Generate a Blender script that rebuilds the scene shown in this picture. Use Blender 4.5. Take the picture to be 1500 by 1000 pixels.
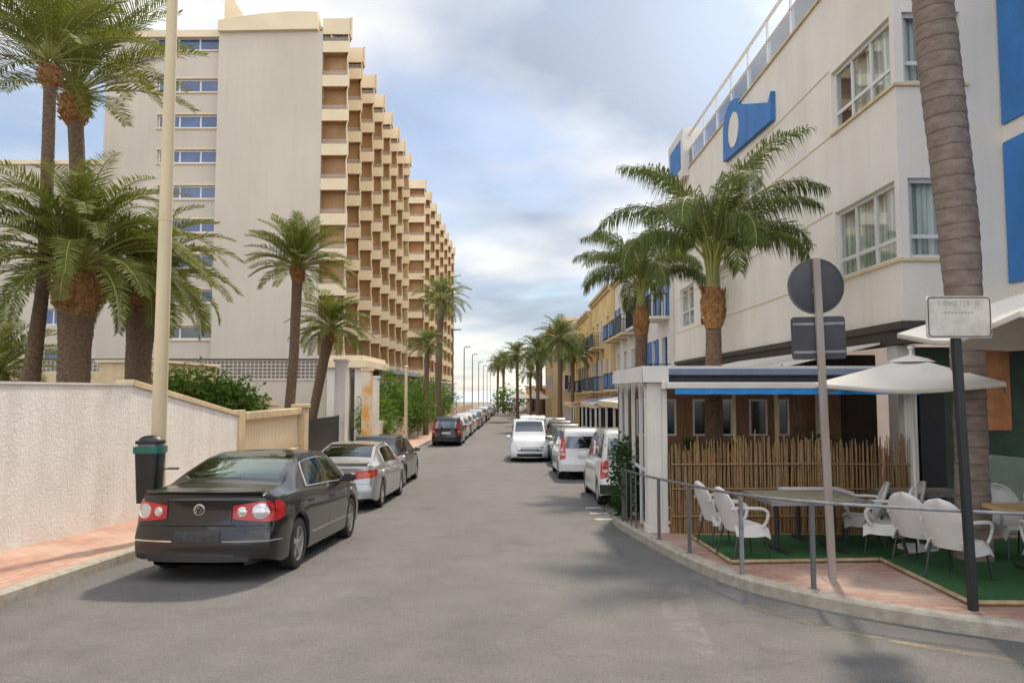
import bpy, bmesh, math, random
from mathutils import Vector, Matrix, noise
R = math.radians
PI = math.pi
rng = random.Random(7)
S = bpy.context.scene
for o in list(bpy.data.objects): bpy.data.objects.remove(o)
COL = S.collection

# ------------------------------------------------------------ camera, sky, sun
cam = bpy.data.cameras.new('camera'); co = bpy.data.objects.new('camera', cam); COL.objects.link(co)
co.location = (0, 0, 2.1); co.rotation_euler = (R(93.8), 0, R(0.26))
cam.sensor_width = 36; cam.lens = 26; cam.clip_start = .1; cam.clip_end = 9000
S.camera = co
SUN_EL, SUN_AZ = 47.0, 15.0          # azimuth clockwise from the street direction (+Y)
W = bpy.data.worlds.new('World'); S.world = W; W.use_nodes = True
nt = W.node_tree; nt.nodes.clear(); N = nt.nodes.new; L = nt.links.new
def wn(t, **k):
    n = N(t)
    for a, b in k.items(): setattr(n, a, b)
    return n
out = wn('ShaderNodeOutputWorld'); sky = wn('ShaderNodeTexSky', sky_type='NISHITA', sun_disc=False)
sky.sun_elevation = R(SUN_EL); sky.sun_rotation = R(SUN_AZ); sky.air_density = 1.0; sky.dust_density = .5; sky.ozone_density = 1.3
tc = wn('ShaderNodeTexCoord'); sep = wn('ShaderNodeSeparateXYZ'); L(tc.outputs['Generated'], sep.inputs[0])
def m(op, a, b=None, c=None, clamp=False):
    n = wn('ShaderNodeMath', operation=op, use_clamp=clamp)
    for i, v in enumerate((a, b, c)):
        if v is None: continue
        if isinstance(v, (int, float)): n.inputs[i].default_value = v
        else: L(v, n.inputs[i])
    return n.outputs[0]
zz = m('ADD', m('MAXIMUM', sep.outputs[2], 0.0), 0.16)
cx = m('DIVIDE', sep.outputs[0], zz); cy = m('DIVIDE', sep.outputs[1], zz)
cmb = wn('ShaderNodeCombineXYZ'); L(cx, cmb.inputs[0]); L(cy, cmb.inputs[1]); cmb.inputs[2].default_value = 3.3
n1 = wn('ShaderNodeTexNoise'); n1.inputs['Scale'].default_value = 1.15; n1.inputs['Detail'].default_value = 5; n1.inputs['Roughness'].default_value = .5; n1.inputs['Distortion'].default_value = .35
L(cmb.outputs[0], n1.inputs['Vector'])
n2 = wn('ShaderNodeTexNoise'); n2.inputs['Scale'].default_value = .75; n2.inputs['Detail'].default_value = 6
L(cmb.outputs[0], n2.inputs['Vector'])
def ramp(src, pts):
    r = wn('ShaderNodeValToRGB'); e = r.color_ramp.elements
    e[0].position, e[0].color = pts[0][0], pts[0][1]; e[1].position, e[1].color = pts[-1][0], pts[-1][1]
    for p, c in pts[1:-1]:
        x = e.new(p); x.color = c
    L(src, r.inputs[0]); return r.outputs[0]
mask = ramp(n1.outputs[0], [(.34, (.34,)*3+(1,)), (.46, (.80,)*3+(1,)), (.55, (1, 1, 1, 1))])
ccol = ramp(n2.outputs[0], [(.40, (.47, .54, .66, 1)), (.48, (.74, .78, .86, 1)), (.57, (1.15, 1.12, 1.07, 1))])
# the sun lights the cloud in front of it
sd = Vector((math.sin(R(19)) * math.cos(R(26)), math.cos(R(19)) * math.cos(R(26)), math.sin(R(26))))
dt = wn('ShaderNodeVectorMath', operation='DOT_PRODUCT'); L(tc.outputs['Generated'], dt.inputs[0]); dt.inputs[1].default_value = sd
glow = m('POWER', m('MAXIMUM', dt.outputs['Value'], 0.0), 60)
gl = m('MULTIPLY_ADD', glow, .55, 1.0)
sc = wn('ShaderNodeVectorMath', operation='SCALE'); L(ccol, sc.inputs[0])
fb = m('MULTIPLY_ADD', sep.outputs[1], -.60, 1.28)          # clouds in front of the sun are seen from their shaded side
L(m('MULTIPLY', gl, fb), sc.inputs['Scale'])
b1 = wn('ShaderNodeBackground'); L(sky.outputs[0], b1.inputs[0]); b1.inputs[1].default_value = .10
b2 = wn('ShaderNodeBackground'); L(sc.outputs[0], b2.inputs[0]); b2.inputs[1].default_value = 1.0
mx = wn('ShaderNodeMixShader')
fade = m('MULTIPLY', mask, ramp(sep.outputs[2], [(.0, (.75,)*3+(1,)), (.16, (.92,)*3+(1,)), (.4, (1, 1, 1, 1))]))
L(fade, mx.inputs[0]); L(b1.outputs[0], mx.inputs[1]); L(b2.outputs[0], mx.inputs[2]); L(mx.outputs[0], out.inputs[0])
sl = bpy.data.lights.new('sun', 'SUN'); sl.energy = 3.1; sl.angle = R(4.0); sl.color = (1, .87, .70)
so = bpy.data.objects.new('sun', sl); COL.objects.link(so)
sv = Vector((math.sin(R(SUN_AZ)) * math.cos(R(SUN_EL)), math.cos(R(SUN_AZ)) * math.cos(R(SUN_EL)), math.sin(R(SUN_EL))))
so.rotation_euler = sv.to_track_quat('Z', 'Y').to_euler()
S.view_settings.view_transform = 'Standard'; S.view_settings.look = 'None'; S.view_settings.exposure = 0.42; S.view_settings.gamma = 1

# ------------------------------------------------------------ the lie of the land
PTS = [(-60, 2.1), (4, 2.1), (10, 2.35), (18, 2.75), (26, 2.98), (32, 3.08), (43, 3.22), (70, 3.5), (200, 4.0), (600, 4.0)]
def _d(y):
    if y <= -60: return 2.1
    for (a, b), (c, d) in zip(PTS, PTS[1:]):
        if y <= c: return b + (d - b) * (y - a) / (c - a)
    return 4.0
def g(y): return 2.1 - sum(_d(y + k * .5) for k in range(-4, 5)) / 9
PV = .14                             # pavement above the road

# ------------------------------------------------------------ materials
M = {}
def mat(name, col, rough=.7, metal=0., var=.12, scale=4., bump=0., bscale=40., col2=None, vscale=None, spec=.5, detail=4, mixr=(.35, .65), stretch=None, coat=0., trans=0., alpha=1., streak=None, worn=None):
    """procedural material: base colour with noise variation and bump"""
    if name in M: return M[name]
    mt = bpy.data.materials.new(name); mt.use_nodes = True; t = mt.node_tree; b = t.nodes['Principled BSDF']
    b.inputs['Roughness'].default_value = rough; b.inputs['Metallic'].default_value = metal
    b.inputs['Specular IOR Level'].default_value = spec; b.inputs['Coat Weight'].default_value = coat; b.inputs['Coat Roughness'].default_value = .06
    b.inputs['Transmission Weight'].default_value = trans; b.inputs['Alpha'].default_value = alpha
    c = t.nodes.new('ShaderNodeTexCoord'); mp = t.nodes.new('ShaderNodeMapping'); t.links.new(c.outputs['Object'], mp.inputs[0])
    if stretch: mp.inputs['Scale'].default_value = stretch
    n = t.nodes.new('ShaderNodeTexNoise'); n.inputs['Scale'].default_value = vscale or scale; n.inputs['Detail'].default_value = detail
    t.links.new(mp.outputs[0], n.inputs['Vector'])
    r = t.nodes.new('ShaderNodeValToRGB'); e = r.color_ramp.elements
    e[0].position, e[1].position = mixr
    if col2 is None: col2 = tuple(min(1, x * (1 + var)) for x in col); col = tuple(x * (1 - var) for x in col)
    e[0].color = (*col, 1); e[1].color = (*col2, 1)
    t.links.new(n.outputs[0], r.inputs[0]); t.links.new(r.outputs[0], b.inputs['Base Color'])
    if streak:      # rain streaks and grime running down the face
        mp2 = t.nodes.new('ShaderNodeMapping'); mp2.inputs['Scale'].default_value = (1.1, 1.1, .07); t.links.new(c.outputs['Object'], mp2.inputs[0])
        n4 = t.nodes.new('ShaderNodeTexNoise'); n4.inputs['Scale'].default_value = 1.6; n4.inputs['Detail'].default_value = 7; n4.inputs['Roughness'].default_value = .7; t.links.new(mp2.outputs[0], n4.inputs['Vector'])
        r4 = t.nodes.new('ShaderNodeValToRGB'); r4.color_ramp.elements[0].position = .36; r4.color_ramp.elements[1].position = .58; r4.color_ramp.elements[0].color = (streak, streak * .985, streak * .96, 1); r4.color_ramp.elements[1].color = (1, 1, 1, 1); t.links.new(n4.outputs[0], r4.inputs[0])
        m4 = t.nodes.new('ShaderNodeMix'); m4.data_type = 'RGBA'; m4.blend_type = 'MULTIPLY'; m4.inputs[0].default_value = 1; t.links.new(r.outputs[0], m4.inputs[6]); t.links.new(r4.outputs[0], m4.inputs[7]); t.links.new(m4.outputs[2], b.inputs['Base Color'])
    if worn:        # paint flaked away in patches
        n5 = t.nodes.new('ShaderNodeTexNoise'); n5.inputs['Scale'].default_value = worn[0]; n5.inputs['Detail'].default_value = 8; n5.inputs['Roughness'].default_value = .75; t.links.new(c.outputs['Object'], n5.inputs['Vector'])
        r5 = t.nodes.new('ShaderNodeValToRGB'); r5.color_ramp.elements[0].position = worn[1]; r5.color_ramp.elements[1].position = worn[2]; r5.color_ramp.elements[0].color = (0, 0, 0, 1); r5.color_ramp.elements[1].color = (worn[3],) * 3 + (1,); t.links.new(n5.outputs[0], r5.inputs[0]); t.links.new(r5.outputs[0], b.inputs['Alpha'])
    if bump:
        n3 = t.nodes.new('ShaderNodeTexNoise'); n3.inputs['Scale'].default_value = bscale; n3.inputs['Detail'].default_value = 4
        t.links.new(mp.outputs[0], n3.inputs['Vector'])
        bp = t.nodes.new('ShaderNodeBump'); bp.inputs['Strength'].default_value = bump; bp.inputs['Distance'].default_value = .02
        t.links.new(n3.outputs[0], bp.inputs['Height']); t.links.new(bp.outputs[0], b.inputs['Normal'])
    M[name] = mt; return mt
def glassmat(name, tint=(.3, .36, .34), gloss=.25, refl=(.9, .95, 1)):
    if name in M: return M[name]
    mt = bpy.data.materials.new(name); mt.use_nodes = True; t = mt.node_tree; t.nodes.clear()
    o = t.nodes.new('ShaderNodeOutputMaterial'); tr = t.nodes.new('ShaderNodeBsdfTransparent'); tr.inputs[0].default_value = (*tint, 1)
    gl = t.nodes.new('ShaderNodeBsdfGlossy'); gl.inputs['Roughness'].default_value = .03; gl.inputs[0].default_value = (*refl, 1)
    fr = t.nodes.new('ShaderNodeFresnel'); fr.inputs[0].default_value = 1.5
    ad = t.nodes.new('ShaderNodeMath'); ad.operation = 'ADD' if gloss >= 0 else 'MULTIPLY'; ad.use_clamp = True; ad.inputs[1].default_value = abs(gloss)
    mx = t.nodes.new('ShaderNodeMixShader'); t.links.new(fr.outputs[0], ad.inputs[0]); t.links.new(ad.outputs[0], mx.inputs[0])
    t.links.new(tr.outputs[0], mx.inputs[1]); t.links.new(gl.outputs[0], mx.inputs[2]); t.links.new(mx.outputs[0], o.inputs[0])
    M[name] = mt; return mt
def tiles(name, c1, c2, mortar, w=.2, h=.1, ms=.012, rot=0., stain=(.2, .12, .08), samt=.5, axes='XY', rough=.75, bump=.3, offset=.5):
    if name in M: return M[name]
    mt = bpy.data.materials.new(name); mt.use_nodes = True; t = mt.node_tree; b = t.nodes['Principled BSDF']; b.inputs['Roughness'].default_value = rough
    c = t.nodes.new('ShaderNodeTexCoord'); mp = t.nodes.new('ShaderNodeMapping'); t.links.new(c.outputs['Object'], mp.inputs[0])
    mp.inputs['Rotation'].default_value = (0, 0, rot) if axes == 'XY' else ((R(90), 0, 0) if axes == 'XZ' else (R(90), 0, R(90)))
    if axes == 'YZ': mp.vector_type = 'TEXTURE'
    br = t.nodes.new('ShaderNodeTexBrick'); br.inputs['Scale'].default_value = 1; br.inputs['Brick Width'].default_value = w; br.inputs['Row Height'].default_value = h
    br.inputs['Mortar Size'].default_value = ms; br.offset = offset
    br.inputs['Color1'].default_value = (*c1, 1); br.inputs['Color2'].default_value = (*c2, 1); br.inputs['Mortar'].default_value = (*mortar, 1)
    t.links.new(mp.outputs[0], br.inputs['Vector'])
    n = t.nodes.new('ShaderNodeTexNoise'); n.inputs['Scale'].default_value = .9; n.inputs['Detail'].default_value = 6; t.links.new(c.outputs['Object'], n.inputs['Vector'])
    r = t.nodes.new('ShaderNodeValToRGB'); r.color_ramp.elements[0].position = .45; r.color_ramp.elements[1].position = .75
    r.color_ramp.elements[0].color = (0, 0, 0, 1); r.color_ramp.elements[1].color = (samt,) * 3 + (1,)
    t.links.new(n.outputs[0], r.inputs[0])
    mx = t.nodes.new('ShaderNodeMix'); mx.data_type = 'RGBA'; t.links.new(r.outputs[0], mx.inputs[0]); t.links.new(br.outputs[0], mx.inputs[6]); mx.inputs[7].default_value = (*stain, 1)
    t.links.new(mx.outputs[2], b.inputs['Base Color'])
    bp = t.nodes.new('ShaderNodeBump'); bp.inputs['Strength'].default_value = bump; bp.inputs['Distance'].default_value = .01; bp.invert = True
    t.links.new(br.outputs['Fac'], bp.inputs['Height']); t.links.new(bp.outputs[0], b.inputs['Normal'])
    M[name] = mt; return mt
def asphalt():
    mt = bpy.data.materials.new('asphalt'); mt.use_nodes = True; t = mt.node_tree; b = t.nodes['Principled BSDF']
    b.inputs['Roughness'].default_value = .82; b.inputs['Specular IOR Level'].default_value = .35
    c = t.nodes.new('ShaderNodeTexCoord')
    def nz(sc, det, st=None, rgh=.55):
        mp = t.nodes.new('ShaderNodeMapping'); t.links.new(c.outputs['Object'], mp.inputs[0])
        if st: mp.inputs['Scale'].default_value = st
        n = t.nodes.new('ShaderNodeTexNoise'); n.inputs['Scale'].default_value = sc; n.inputs['Detail'].default_value = det; n.inputs['Roughness'].default_value = rgh
        t.links.new(mp.outputs[0], n.inputs['Vector']); return n.outputs[0]
    def rp(src, a, b_, c0, c1):
        r = t.nodes.new('ShaderNodeValToRGB'); e = r.color_ramp.elements; e[0].position = a; e[1].position = b_; e[0].color = (*c0, 1); e[1].color = (*c1, 1)
        t.links.new(src, r.inputs[0]); return r.outputs[0]
    def mul(a, b_, f=1.):
        x = t.nodes.new('ShaderNodeMix'); x.data_type = 'RGBA'; x.blend_type = 'MULTIPLY'; x.inputs[0].default_value = f
        t.links.new(a, x.inputs[6]); t.links.new(b_, x.inputs[7]); return x.outputs[2]
    base = rp(nz(.35, 5, (1, .25, 1)), .3, .7, (.112, .108, .104), (.148, .142, .136))       # worn lanes along the street
    spk = rp(nz(48, 3, None, .85), .34, .68, (.68, .68, .68), (1.32, 1.31, 1.29))
    pat = rp(nz(1.6, 6, None, .65), .35, .65, (.86, .86, .87), (1.08, 1.08, 1.07))
    oil = rp(nz(.9, 3, (1.3, .5, 1)), .28, .40, (.84, .84, .85), (1, 1, 1))
    v = t.nodes.new('ShaderNodeTexVoronoi'); v.feature = 'DISTANCE_TO_EDGE'; v.inputs['Scale'].default_value = .42
    mp = t.nodes.new('ShaderNodeMapping'); t.links.new(c.outputs['Object'], mp.inputs[0]); dn = t.nodes.new('ShaderNodeTexNoise'); dn.inputs['Scale'].default_value = 1.3; dn.inputs['Detail'].default_value = 4
    t.links.new(mp.outputs[0], dn.inputs['Vector']); ad = t.nodes.new('ShaderNodeMix'); ad.data_type = 'RGBA'; ad.blend_type = 'ADD'; ad.inputs[0].default_value = .9
    t.links.new(mp.outputs[0], ad.inputs[6]); t.links.new(dn.outputs['Color'], ad.inputs[7]); t.links.new(ad.outputs[2], v.inputs['Vector'])
    crk = rp(v.outputs['Distance'], .0, .006, (.72, .72, .72), (1, 1, 1))
    x = mul(mul(mul(mul(base, spk), pat), oil), crk, .6)
    t.links.new(x, b.inputs['Base Color'])
    bp = t.nodes.new('ShaderNodeBump'); bp.inputs['Strength'].default_value = .35; bp.inputs['Distance'].default_value = .01
    t.links.new(nz(110, 3, None, .8), bp.inputs['Height']); t.links.new(bp.outputs[0], b.inputs['Normal'])
    M['asphalt'] = mt
asphalt()
def stucco():
    mt = mat('stucco', (.80, .77, .71), .9, var=.05, scale=1.5, streak=.90)
    t = mt.node_tree; b = t.nodes['Principled BSDF']; c = t.nodes.new('ShaderNodeTexCoord')
    n = t.nodes.new('ShaderNodeTexNoise'); n.inputs['Scale'].default_value = 14; n.inputs['Detail'].default_value = 5; n.inputs['Roughness'].default_value = .65; n.inputs['Distortion'].default_value = 1.2
    t.links.new(c.outputs['Object'], n.inputs['Vector'])
    bp = t.nodes.new('ShaderNodeBump'); bp.inputs['Strength'].default_value = .75; bp.inputs['Distance'].default_value = .04
    t.links.new(n.outputs[0], bp.inputs['Height']); t.links.new(bp.outputs[0], b.inputs['Normal'])
stucco()
mat('hotelwall', (.50, .44, .36), .85, col2=(.57, .505, .415), vscale=.12, bump=.1, bscale=30, detail=6, streak=.975)
mat('hotelcream', (.66, .54, .365), .85, col2=(.76, .63, .44), vscale=.35, detail=6, bump=.1)
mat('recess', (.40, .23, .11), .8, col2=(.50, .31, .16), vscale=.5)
mat('whitehotel', (.68, .62, .54), .85, col2=(.75, .69, .605), vscale=.5, bump=.12, bscale=60, detail=6, streak=.955)
mat('blue', (.03, .16, .42), .6, var=.12, vscale=1.5); mat('blueawn', (.01, .20, .50), .7); mat('yellow', (.66, .48, .22), .8, var=.15, vscale=.6)
mat('tan', (.55, .42, .24), .8, vscale=.5); mat('whitewash', (.62, .58, .525), .85, var=.07, vscale=.8, bump=.1)
mat('coping', (.60, .47, .28), .85, var=.10, vscale=4, bump=.2); mat('pink', (.42, .22, .15), .85, vscale=.6)
mat('windowblue', (.035, .07, .17), .12, col2=(.06, .11, .24), vscale=.6, spec=.8); mat('darkglass', (.02, .025, .028), .08, var=.3, vscale=1.2, spec=.9)
mat('frame', (.62, .60, .57), .5, var=.05); mat('kerb', (.30, .26, .205), .9, col2=(.40, .36, .29), vscale=9, bump=.5, bscale=60)
mat('dark', (.012, .012, .013), .6); mat('darkbrown', (.05, .038, .03), .7); mat('blackmetal', (.012, .015, .014), .45, var=.2); mat('steel', (.30, .30, .30), .45, metal=.7, col2=(.20, .20, .21), vscale=9, bump=.1)
mat('signback', (.05, .05, .053), .55, var=.15, vscale=3, metal=.1); mat('postwood', (.25, .20, .165), .6, col2=(.33, .28, .24), vscale=5, stretch=(1, 1, .15)); mat('polecream', (.56, .46, .29), .6, var=.08, vscale=3, stretch=(1, 1, .2))
mat('polegrey', (.10, .105, .10), .6); mat('canvas', (.62, .575, .51), .9, var=.06, vscale=2, bump=.15, bscale=9)
mat('canvasblack', (.035, .038, .048), .8); mat('slate', (.16, .19, .25), .7, var=.1)
mat('bamboo', (.21, .115, .045), .6, col2=(.33, .195, .08), vscale=14, stretch=(3, 3, .6)); mat('bamboodark', (.11, .058, .022), .7, col2=(.20, .11, .04), vscale=20, stretch=(3, 3, .4))
mat('turf', (.012, .075, .015), .95, col2=(.03, .125, .03), vscale=30, bump=.8, bscale=150); mat('timber', (.30, .21, .11), .7, var=.25, vscale=8)
mat('plastic', (.58, .55, .52), .45, var=.05, vscale=6); mat('chairleg', (.03, .03, .03), .4); mat('tabletop', (.20, .17, .115), .5, col2=(.28, .24, .17), vscale=3, stretch=(1, 6, 1))
mat('tablewood', (.40, .25, .11), .6, col2=(.50, .33, .16), vscale=3, stretch=(6, 1, 1)); mat('curtain', (.30, .33, .30), .9, col2=(.70, .72, .66), vscale=14, stretch=(1, 1, .02), mixr=(.42, .58))
mat('bark', (.10, .062, .036), .95, col2=(.20, .13, .08), vscale=14, stretch=(1, 1, 2.5), bump=1., bscale=26); mat('barkgrey', (.135, .105, .088), .9, col2=(.215, .17, .145), vscale=7, stretch=(1, 1, 3), bump=.8, bscale=24)
mat('boss', (.17, .075, .022), .9, col2=(.36, .18, .06), vscale=14, bump=.8); mat('leafstalk', (.25, .25, .06), .6, var=.2)
def leaf(name, a, b, sc=1.2, rough=.65):
    mt = mat(name, a, rough, spec=.2, col2=b, vscale=sc, mixr=(.3, .7)); bs = mt.node_tree.nodes['Principled BSDF']; t = mt.node_tree
    o = t.nodes['Material Output']; tr = t.nodes.new('ShaderNodeBsdfTranslucent'); tr.inputs[0].default_value = (b[0] * 1.5, b[1] * 1.5, b[2], 1)
    mx = t.nodes.new('ShaderNodeMixShader'); mx.inputs[0].default_value = .25
    t.links.new(bs.outputs[0], mx.inputs[1]); t.links.new(tr.outputs[0], mx.inputs[2]); t.links.new(mx.outputs[0], o.inputs[0])
leaf('palmleaf', (.06, .072, .014), (.155, .175, .04)); leaf('queenleaf', (.04, .066, .014), (.135, .165, .045)); leaf('palmfar', (.07, .10, .035), (.16, .19, .07))
leaf('bushleaf', (.03, .07, .01), (.12, .19, .03), 2.5); leaf('hedgeleaf', (.04, .09, .012), (.13, .20, .03), 1.5); leaf('darkleaf', (.01, .035, .008), (.04, .085, .02), 4)
for nm, c, mt_, r_ in (('paintblack', (.022, .020, .019), .55, .28), ('paintsilver', (.44, .44, .43), .6, .3), ('paintwhite', (.68, .67, .65), 0., .3), ('paintdark', (.05, .055, .06), .5, .3), ('paintblue', (.06, .10, .18), .5, .3), ('paintbeige', (.42, .40, .35), .5, .3), ('paintgreen', (.06, .11, .09), .5, .3)):
    mat(nm, c, r_, metal=mt_, var=.04, vscale=2, coat=.8)
mat('rubber', (.018, .018, .018), .85, var=.2, vscale=20); mat('alloy', (.55, .54, .52), .3, metal=.85, var=.1); mat('chrome', (.75, .74, .72), .12, metal=1., var=.03)
mat('redlamp', (.50, .012, .010), .15, var=.15, vscale=30, coat=.6); mat('lamplens', (.62, .60, .58), .15, metal=.5, var=.2, vscale=60, coat=.6); mat('orangelamp', (.60, .14, .02), .2); mat('plate', (.55, .55, .53), .5, var=.1, vscale=50)
mat('platedark', (.035, .032, .03), .6, var=.5, vscale=18); mat('trim', (.02, .02, .021), .5); mat('interior', (.05, .05, .052), .85); mat('greenlid', (.01, .12, .08), .45)
mat('shutter', (.05, .16, .40), .6, var=.15, vscale=3); mat('flowers', (.45, .04, .03), .8, col2=(.6, .15, .05), vscale=9); mat('signface', (.46, .42, .37), .6, col2=(.60, .55, .49), vscale=9, bump=.15, bscale=15)
mat('sea', (.36, .44, .50), .5, var=.1, vscale=.02); mat('ground', (.20, .17, .13), .95, var=.2, vscale=.2); mat('stained', (.58, .30, .06), .85, col2=(.62, .56, .45), vscale=2.2, mixr=(.4, .6), stretch=(1, 1, .6))
mat('paintline', (.42, .41, .38), .8, col2=(.24, .23, .21), vscale=7); mat('yellowline', (.36, .28, .15), .85, var=.1, vscale=6, worn=(5, .42, .60, .6)); mat('wornwhite', (.46, .45, .43), .85, var=.1, vscale=9, worn=(5, .40, .75, .26))
mat('thatch', (.27, .20, .12), .95, var=.3, vscale=30, bump=.6); mat('orangepanel', (.42, .17, .06), .6, var=.2, vscale=3); mat('darkgreen', (.018, .05, .026), .5, var=.3, vscale=2); mat('greengrey', (.16, .19, .15), .6, var=.1, vscale=5)
mat('terracotta', (.45, .13, .05), .7); mat('brickred', (.30, .10, .06), .8, var=.2, vscale=3)
glassmat('carglass', (.52, .68, .60), .16, (.85, 1, .95)); glassmat('cartint', (.10, .12, .12), .10); glassmat('railglass', (.55, .68, .80), .18); glassmat('clearglass', (.75, .80, .78), .06); glassmat('paneglass', (.86, .90, .88), -.35)
tiles('pavetile', (.33, .16, .115), (.42, .25, .18), (.24, .17, .14), .28, .14, .018, 0, (.44, .36, .29), .9)
tiles('pavebrick', (.42, .20, .135), (.50, .29, .205), (.30, .21, .165), .26, .13, .018, R(90), (.58, .44, .34), .6)
tiles('lattice', (.10, .085, .075), (.13, .11, .095), (.42, .37, .31), .26, .22, .04, axes='XZ', samt=.1, offset=0)

# ------------------------------------------------------------ mesh helpers
class MB:
    def __init__(s): s.v = []; s.f = []; s.mi = []; s.cur = 0
    def add(s, vs, fs):
        n = len(s.v); s.v += [tuple(v) for v in vs]; s.f += [tuple(n + i for i in f) for f in fs]; s.mi += [s.cur] * len(fs); return s
    def box(s, x0, x1, y0, y1, z0, z1, mtx=None):
        vs = [Vector(p) for p in ((x0, y0, z0), (x1, y0, z0), (x1, y1, z0), (x0, y1, z0), (x0, y0, z1), (x1, y0, z1), (x1, y1, z1), (x0, y1, z1))]
        if mtx: vs = [mtx @ v for v in vs]
        return s.add(vs, [(0, 3, 2, 1), (4, 5, 6, 7), (0, 1, 5, 4), (1, 2, 6, 5), (2, 3, 7, 6), (3, 0, 4, 7)])
    def prism(s, poly, axis, a, b):
        """extrude a 2D polygon along an axis (0,1,2) from a to b"""
        def P(p, t):
            q = list(p); q.insert(axis, t); return q
        n = len(poly); vs = [P(p, a) for p in poly] + [P(p, b) for p in poly]
        return s.add(vs, [tuple(range(n - 1, -1, -1)), tuple(range(n, 2 * n))] + [(i, (i + 1) % n, n + (i + 1) % n, n + i) for i in range(n)])
    def tube(s, pts, rad, n=8, caps=True, flat=None):
        pts = [Vector(p) for p in pts]; k = len(pts); rad = rad if hasattr(rad, '__len__') else [rad] * k
        vs = []; ref = None
        for i, p in enumerate(pts):
            t = (pts[min(i + 1, k - 1)] - pts[max(i - 1, 0)]).normalized()
            if ref is None: ref = Vector((1, 0, 0)) if abs(t.x) < .9 else Vector((0, 1, 0))
            u = (ref - t * ref.dot(t)).normalized(); w = t.cross(u); ref = u
            for j in range(n):
                a = 2 * PI * j / n; vs.append(p + (u * math.cos(a) + w * math.sin(a) * (flat or 1)) * rad[i])
        fs = [(i * n + j, i * n + (j + 1) % n, (i + 1) * n + (j + 1) % n, (i + 1) * n + j) for i in range(k - 1) for j in range(n)]
        if caps: fs += [tuple(range(n - 1, -1, -1)), tuple((k - 1) * n + j for j in range(n))]
        return s.add(vs, fs)
    def lathe(s, prof, c=(0, 0, 0), n=24, axis=2, a0=0, squash=1, cap=True):
        vs = []; k = len(prof)
        for r, h in prof:
            for j in range(n):
                a = 2 * PI * j / n + a0; p = [r * math.cos(a), r * math.sin(a) * squash]; p.insert(axis, h); vs.append((p[0] + c[0], p[1] + c[1], p[2] + c[2]))
        fs = [(i * n + j, i * n + (j + 1) % n, (i + 1) * n + (j + 1) % n, (i + 1) * n + j) for i in range(k - 1) for j in range(n)]
        if cap and prof[0][0] > 1e-5: fs.append(tuple(range(n - 1, -1, -1)))
        if cap and prof[-1][0] > 1e-5: fs.append(tuple((k - 1) * n + j for j in range(n)))
        return s.add(vs, fs)
    def build(s, name, mats, parent=None, smooth=None, bevel=0, merge=False):
        me = bpy.data.meshes.new(name); me.from_pydata(s.v, [], s.f)
        for x in (mats if isinstance(mats, (list, tuple)) else [mats]): me.materials.append(M[x])
        me.polygons.foreach_set('material_index', s.mi)
        if smooth is not None or merge:
            bm = bmesh.new(); bm.from_mesh(me)
            if merge: bmesh.ops.remove_doubles(bm, verts=bm.verts, dist=.0015); bmesh.ops.recalc_face_normals(bm, faces=bm.faces)
            if smooth is not None:
                for f in bm.faces: f.smooth = True
                for e in bm.edges:
                    if len(e.link_faces) == 2 and e.calc_face_angle(0) > R(smooth): e.smooth = False
            bm.to_mesh(me); bm.free()
        o = bpy.data.objects.new(name, me); COL.objects.link(o)
        if parent is not None: o.parent = parent
        if bevel:
            b = o.modifiers.new('b', 'BEVEL'); b.width = bevel; b.segments = 2; b.limit_method = 'ANGLE'
        return o
def tag(o, label=None, cat=None, group=None, kind=None):
    if label: o['label'] = label
    if cat: o['category'] = cat
    if group: o['group'] = group
    if kind: o['kind'] = kind
    return o
def empty(name, loc, label, cat, group=None, rz=0):
    o = bpy.data.objects.new(name, None); COL.objects.link(o); o.location = loc; o.rotation_euler = (0, 0, rz); o.empty_display_size = .2
    return tag(o, label, cat, group)
def kids(o): return [c for c in bpy.data.objects if c.parent == o]
def copy_tree(o, loc=None, rz=None, scale=None, label=None, parent=None, _top=True):
    c = o.copy(); COL.objects.link(c); c.parent = parent
    if _top:
        if loc is not None: c.location = loc
        if rz is not None: c.rotation_euler = (0, 0, rz)
        if scale is not None: c.scale = (scale,) * 3
        if label: c['label'] = label
    for k in KID.get(o.name, None) or kids(o): copy_tree(k, parent=c, _top=False)
    return c
KID = {}
def ci(pts, y, win=.0):
    """piecewise-linear table with optional rounding of its corners"""
    def L_(t):
        if t <= pts[0][0]: return pts[0][1]
        for (a, b), (c, d) in zip(pts, pts[1:]):
            if t <= c: return b + (d - b) * (t - a) / (c - a + 1e-9)
        return pts[-1][1]
    if not win: return L_(y)
    return sum(L_(y + win * k / 3) for k in (-3, -2, -1, 0, 1, 2, 3)) / 7
def struct(o): o['kind'] = 'structure'; return o
def grid_wall(mb, o, u, v, nrm, us, vs, holes, depth):
    """a wall sheet o + s*u + t*v with rectangular holes (s0,s1,t0,t1) and reveals going back along -nrm by depth"""
    o, u, v, nrm = map(Vector, (o, u, v, nrm))
    S_ = sorted(set([us[0], us[1]] + [h[0] for h in holes] + [h[1] for h in holes])); T_ = sorted(set([vs[0], vs[1]] + [h[2] for h in holes] + [h[3] for h in holes]))
    for a, b in zip(S_, S_[1:]):
        for c, d in zip(T_, T_[1:]):
            cs, ct = (a + b) / 2, (c + d) / 2
            if any(h[0] < cs < h[1] and h[2] < ct < h[3] for h in holes): continue
            mb.add([o + u * a + v * c, o + u * b + v * c, o + u * b + v * d, o + u * a + v * d], [(0, 1, 2, 3)])
    for a, b, c, d in holes:
        P = [o + u * a + v * c, o + u * b + v * c, o + u * b + v * d, o + u * a + v * d]; Q = [p - nrm * depth for p in P]
        mb.add(P + Q, [(0, 1, 5, 4), (1, 2, 6, 5), (2, 3, 7, 6), (3, 0, 4, 7)])
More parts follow.
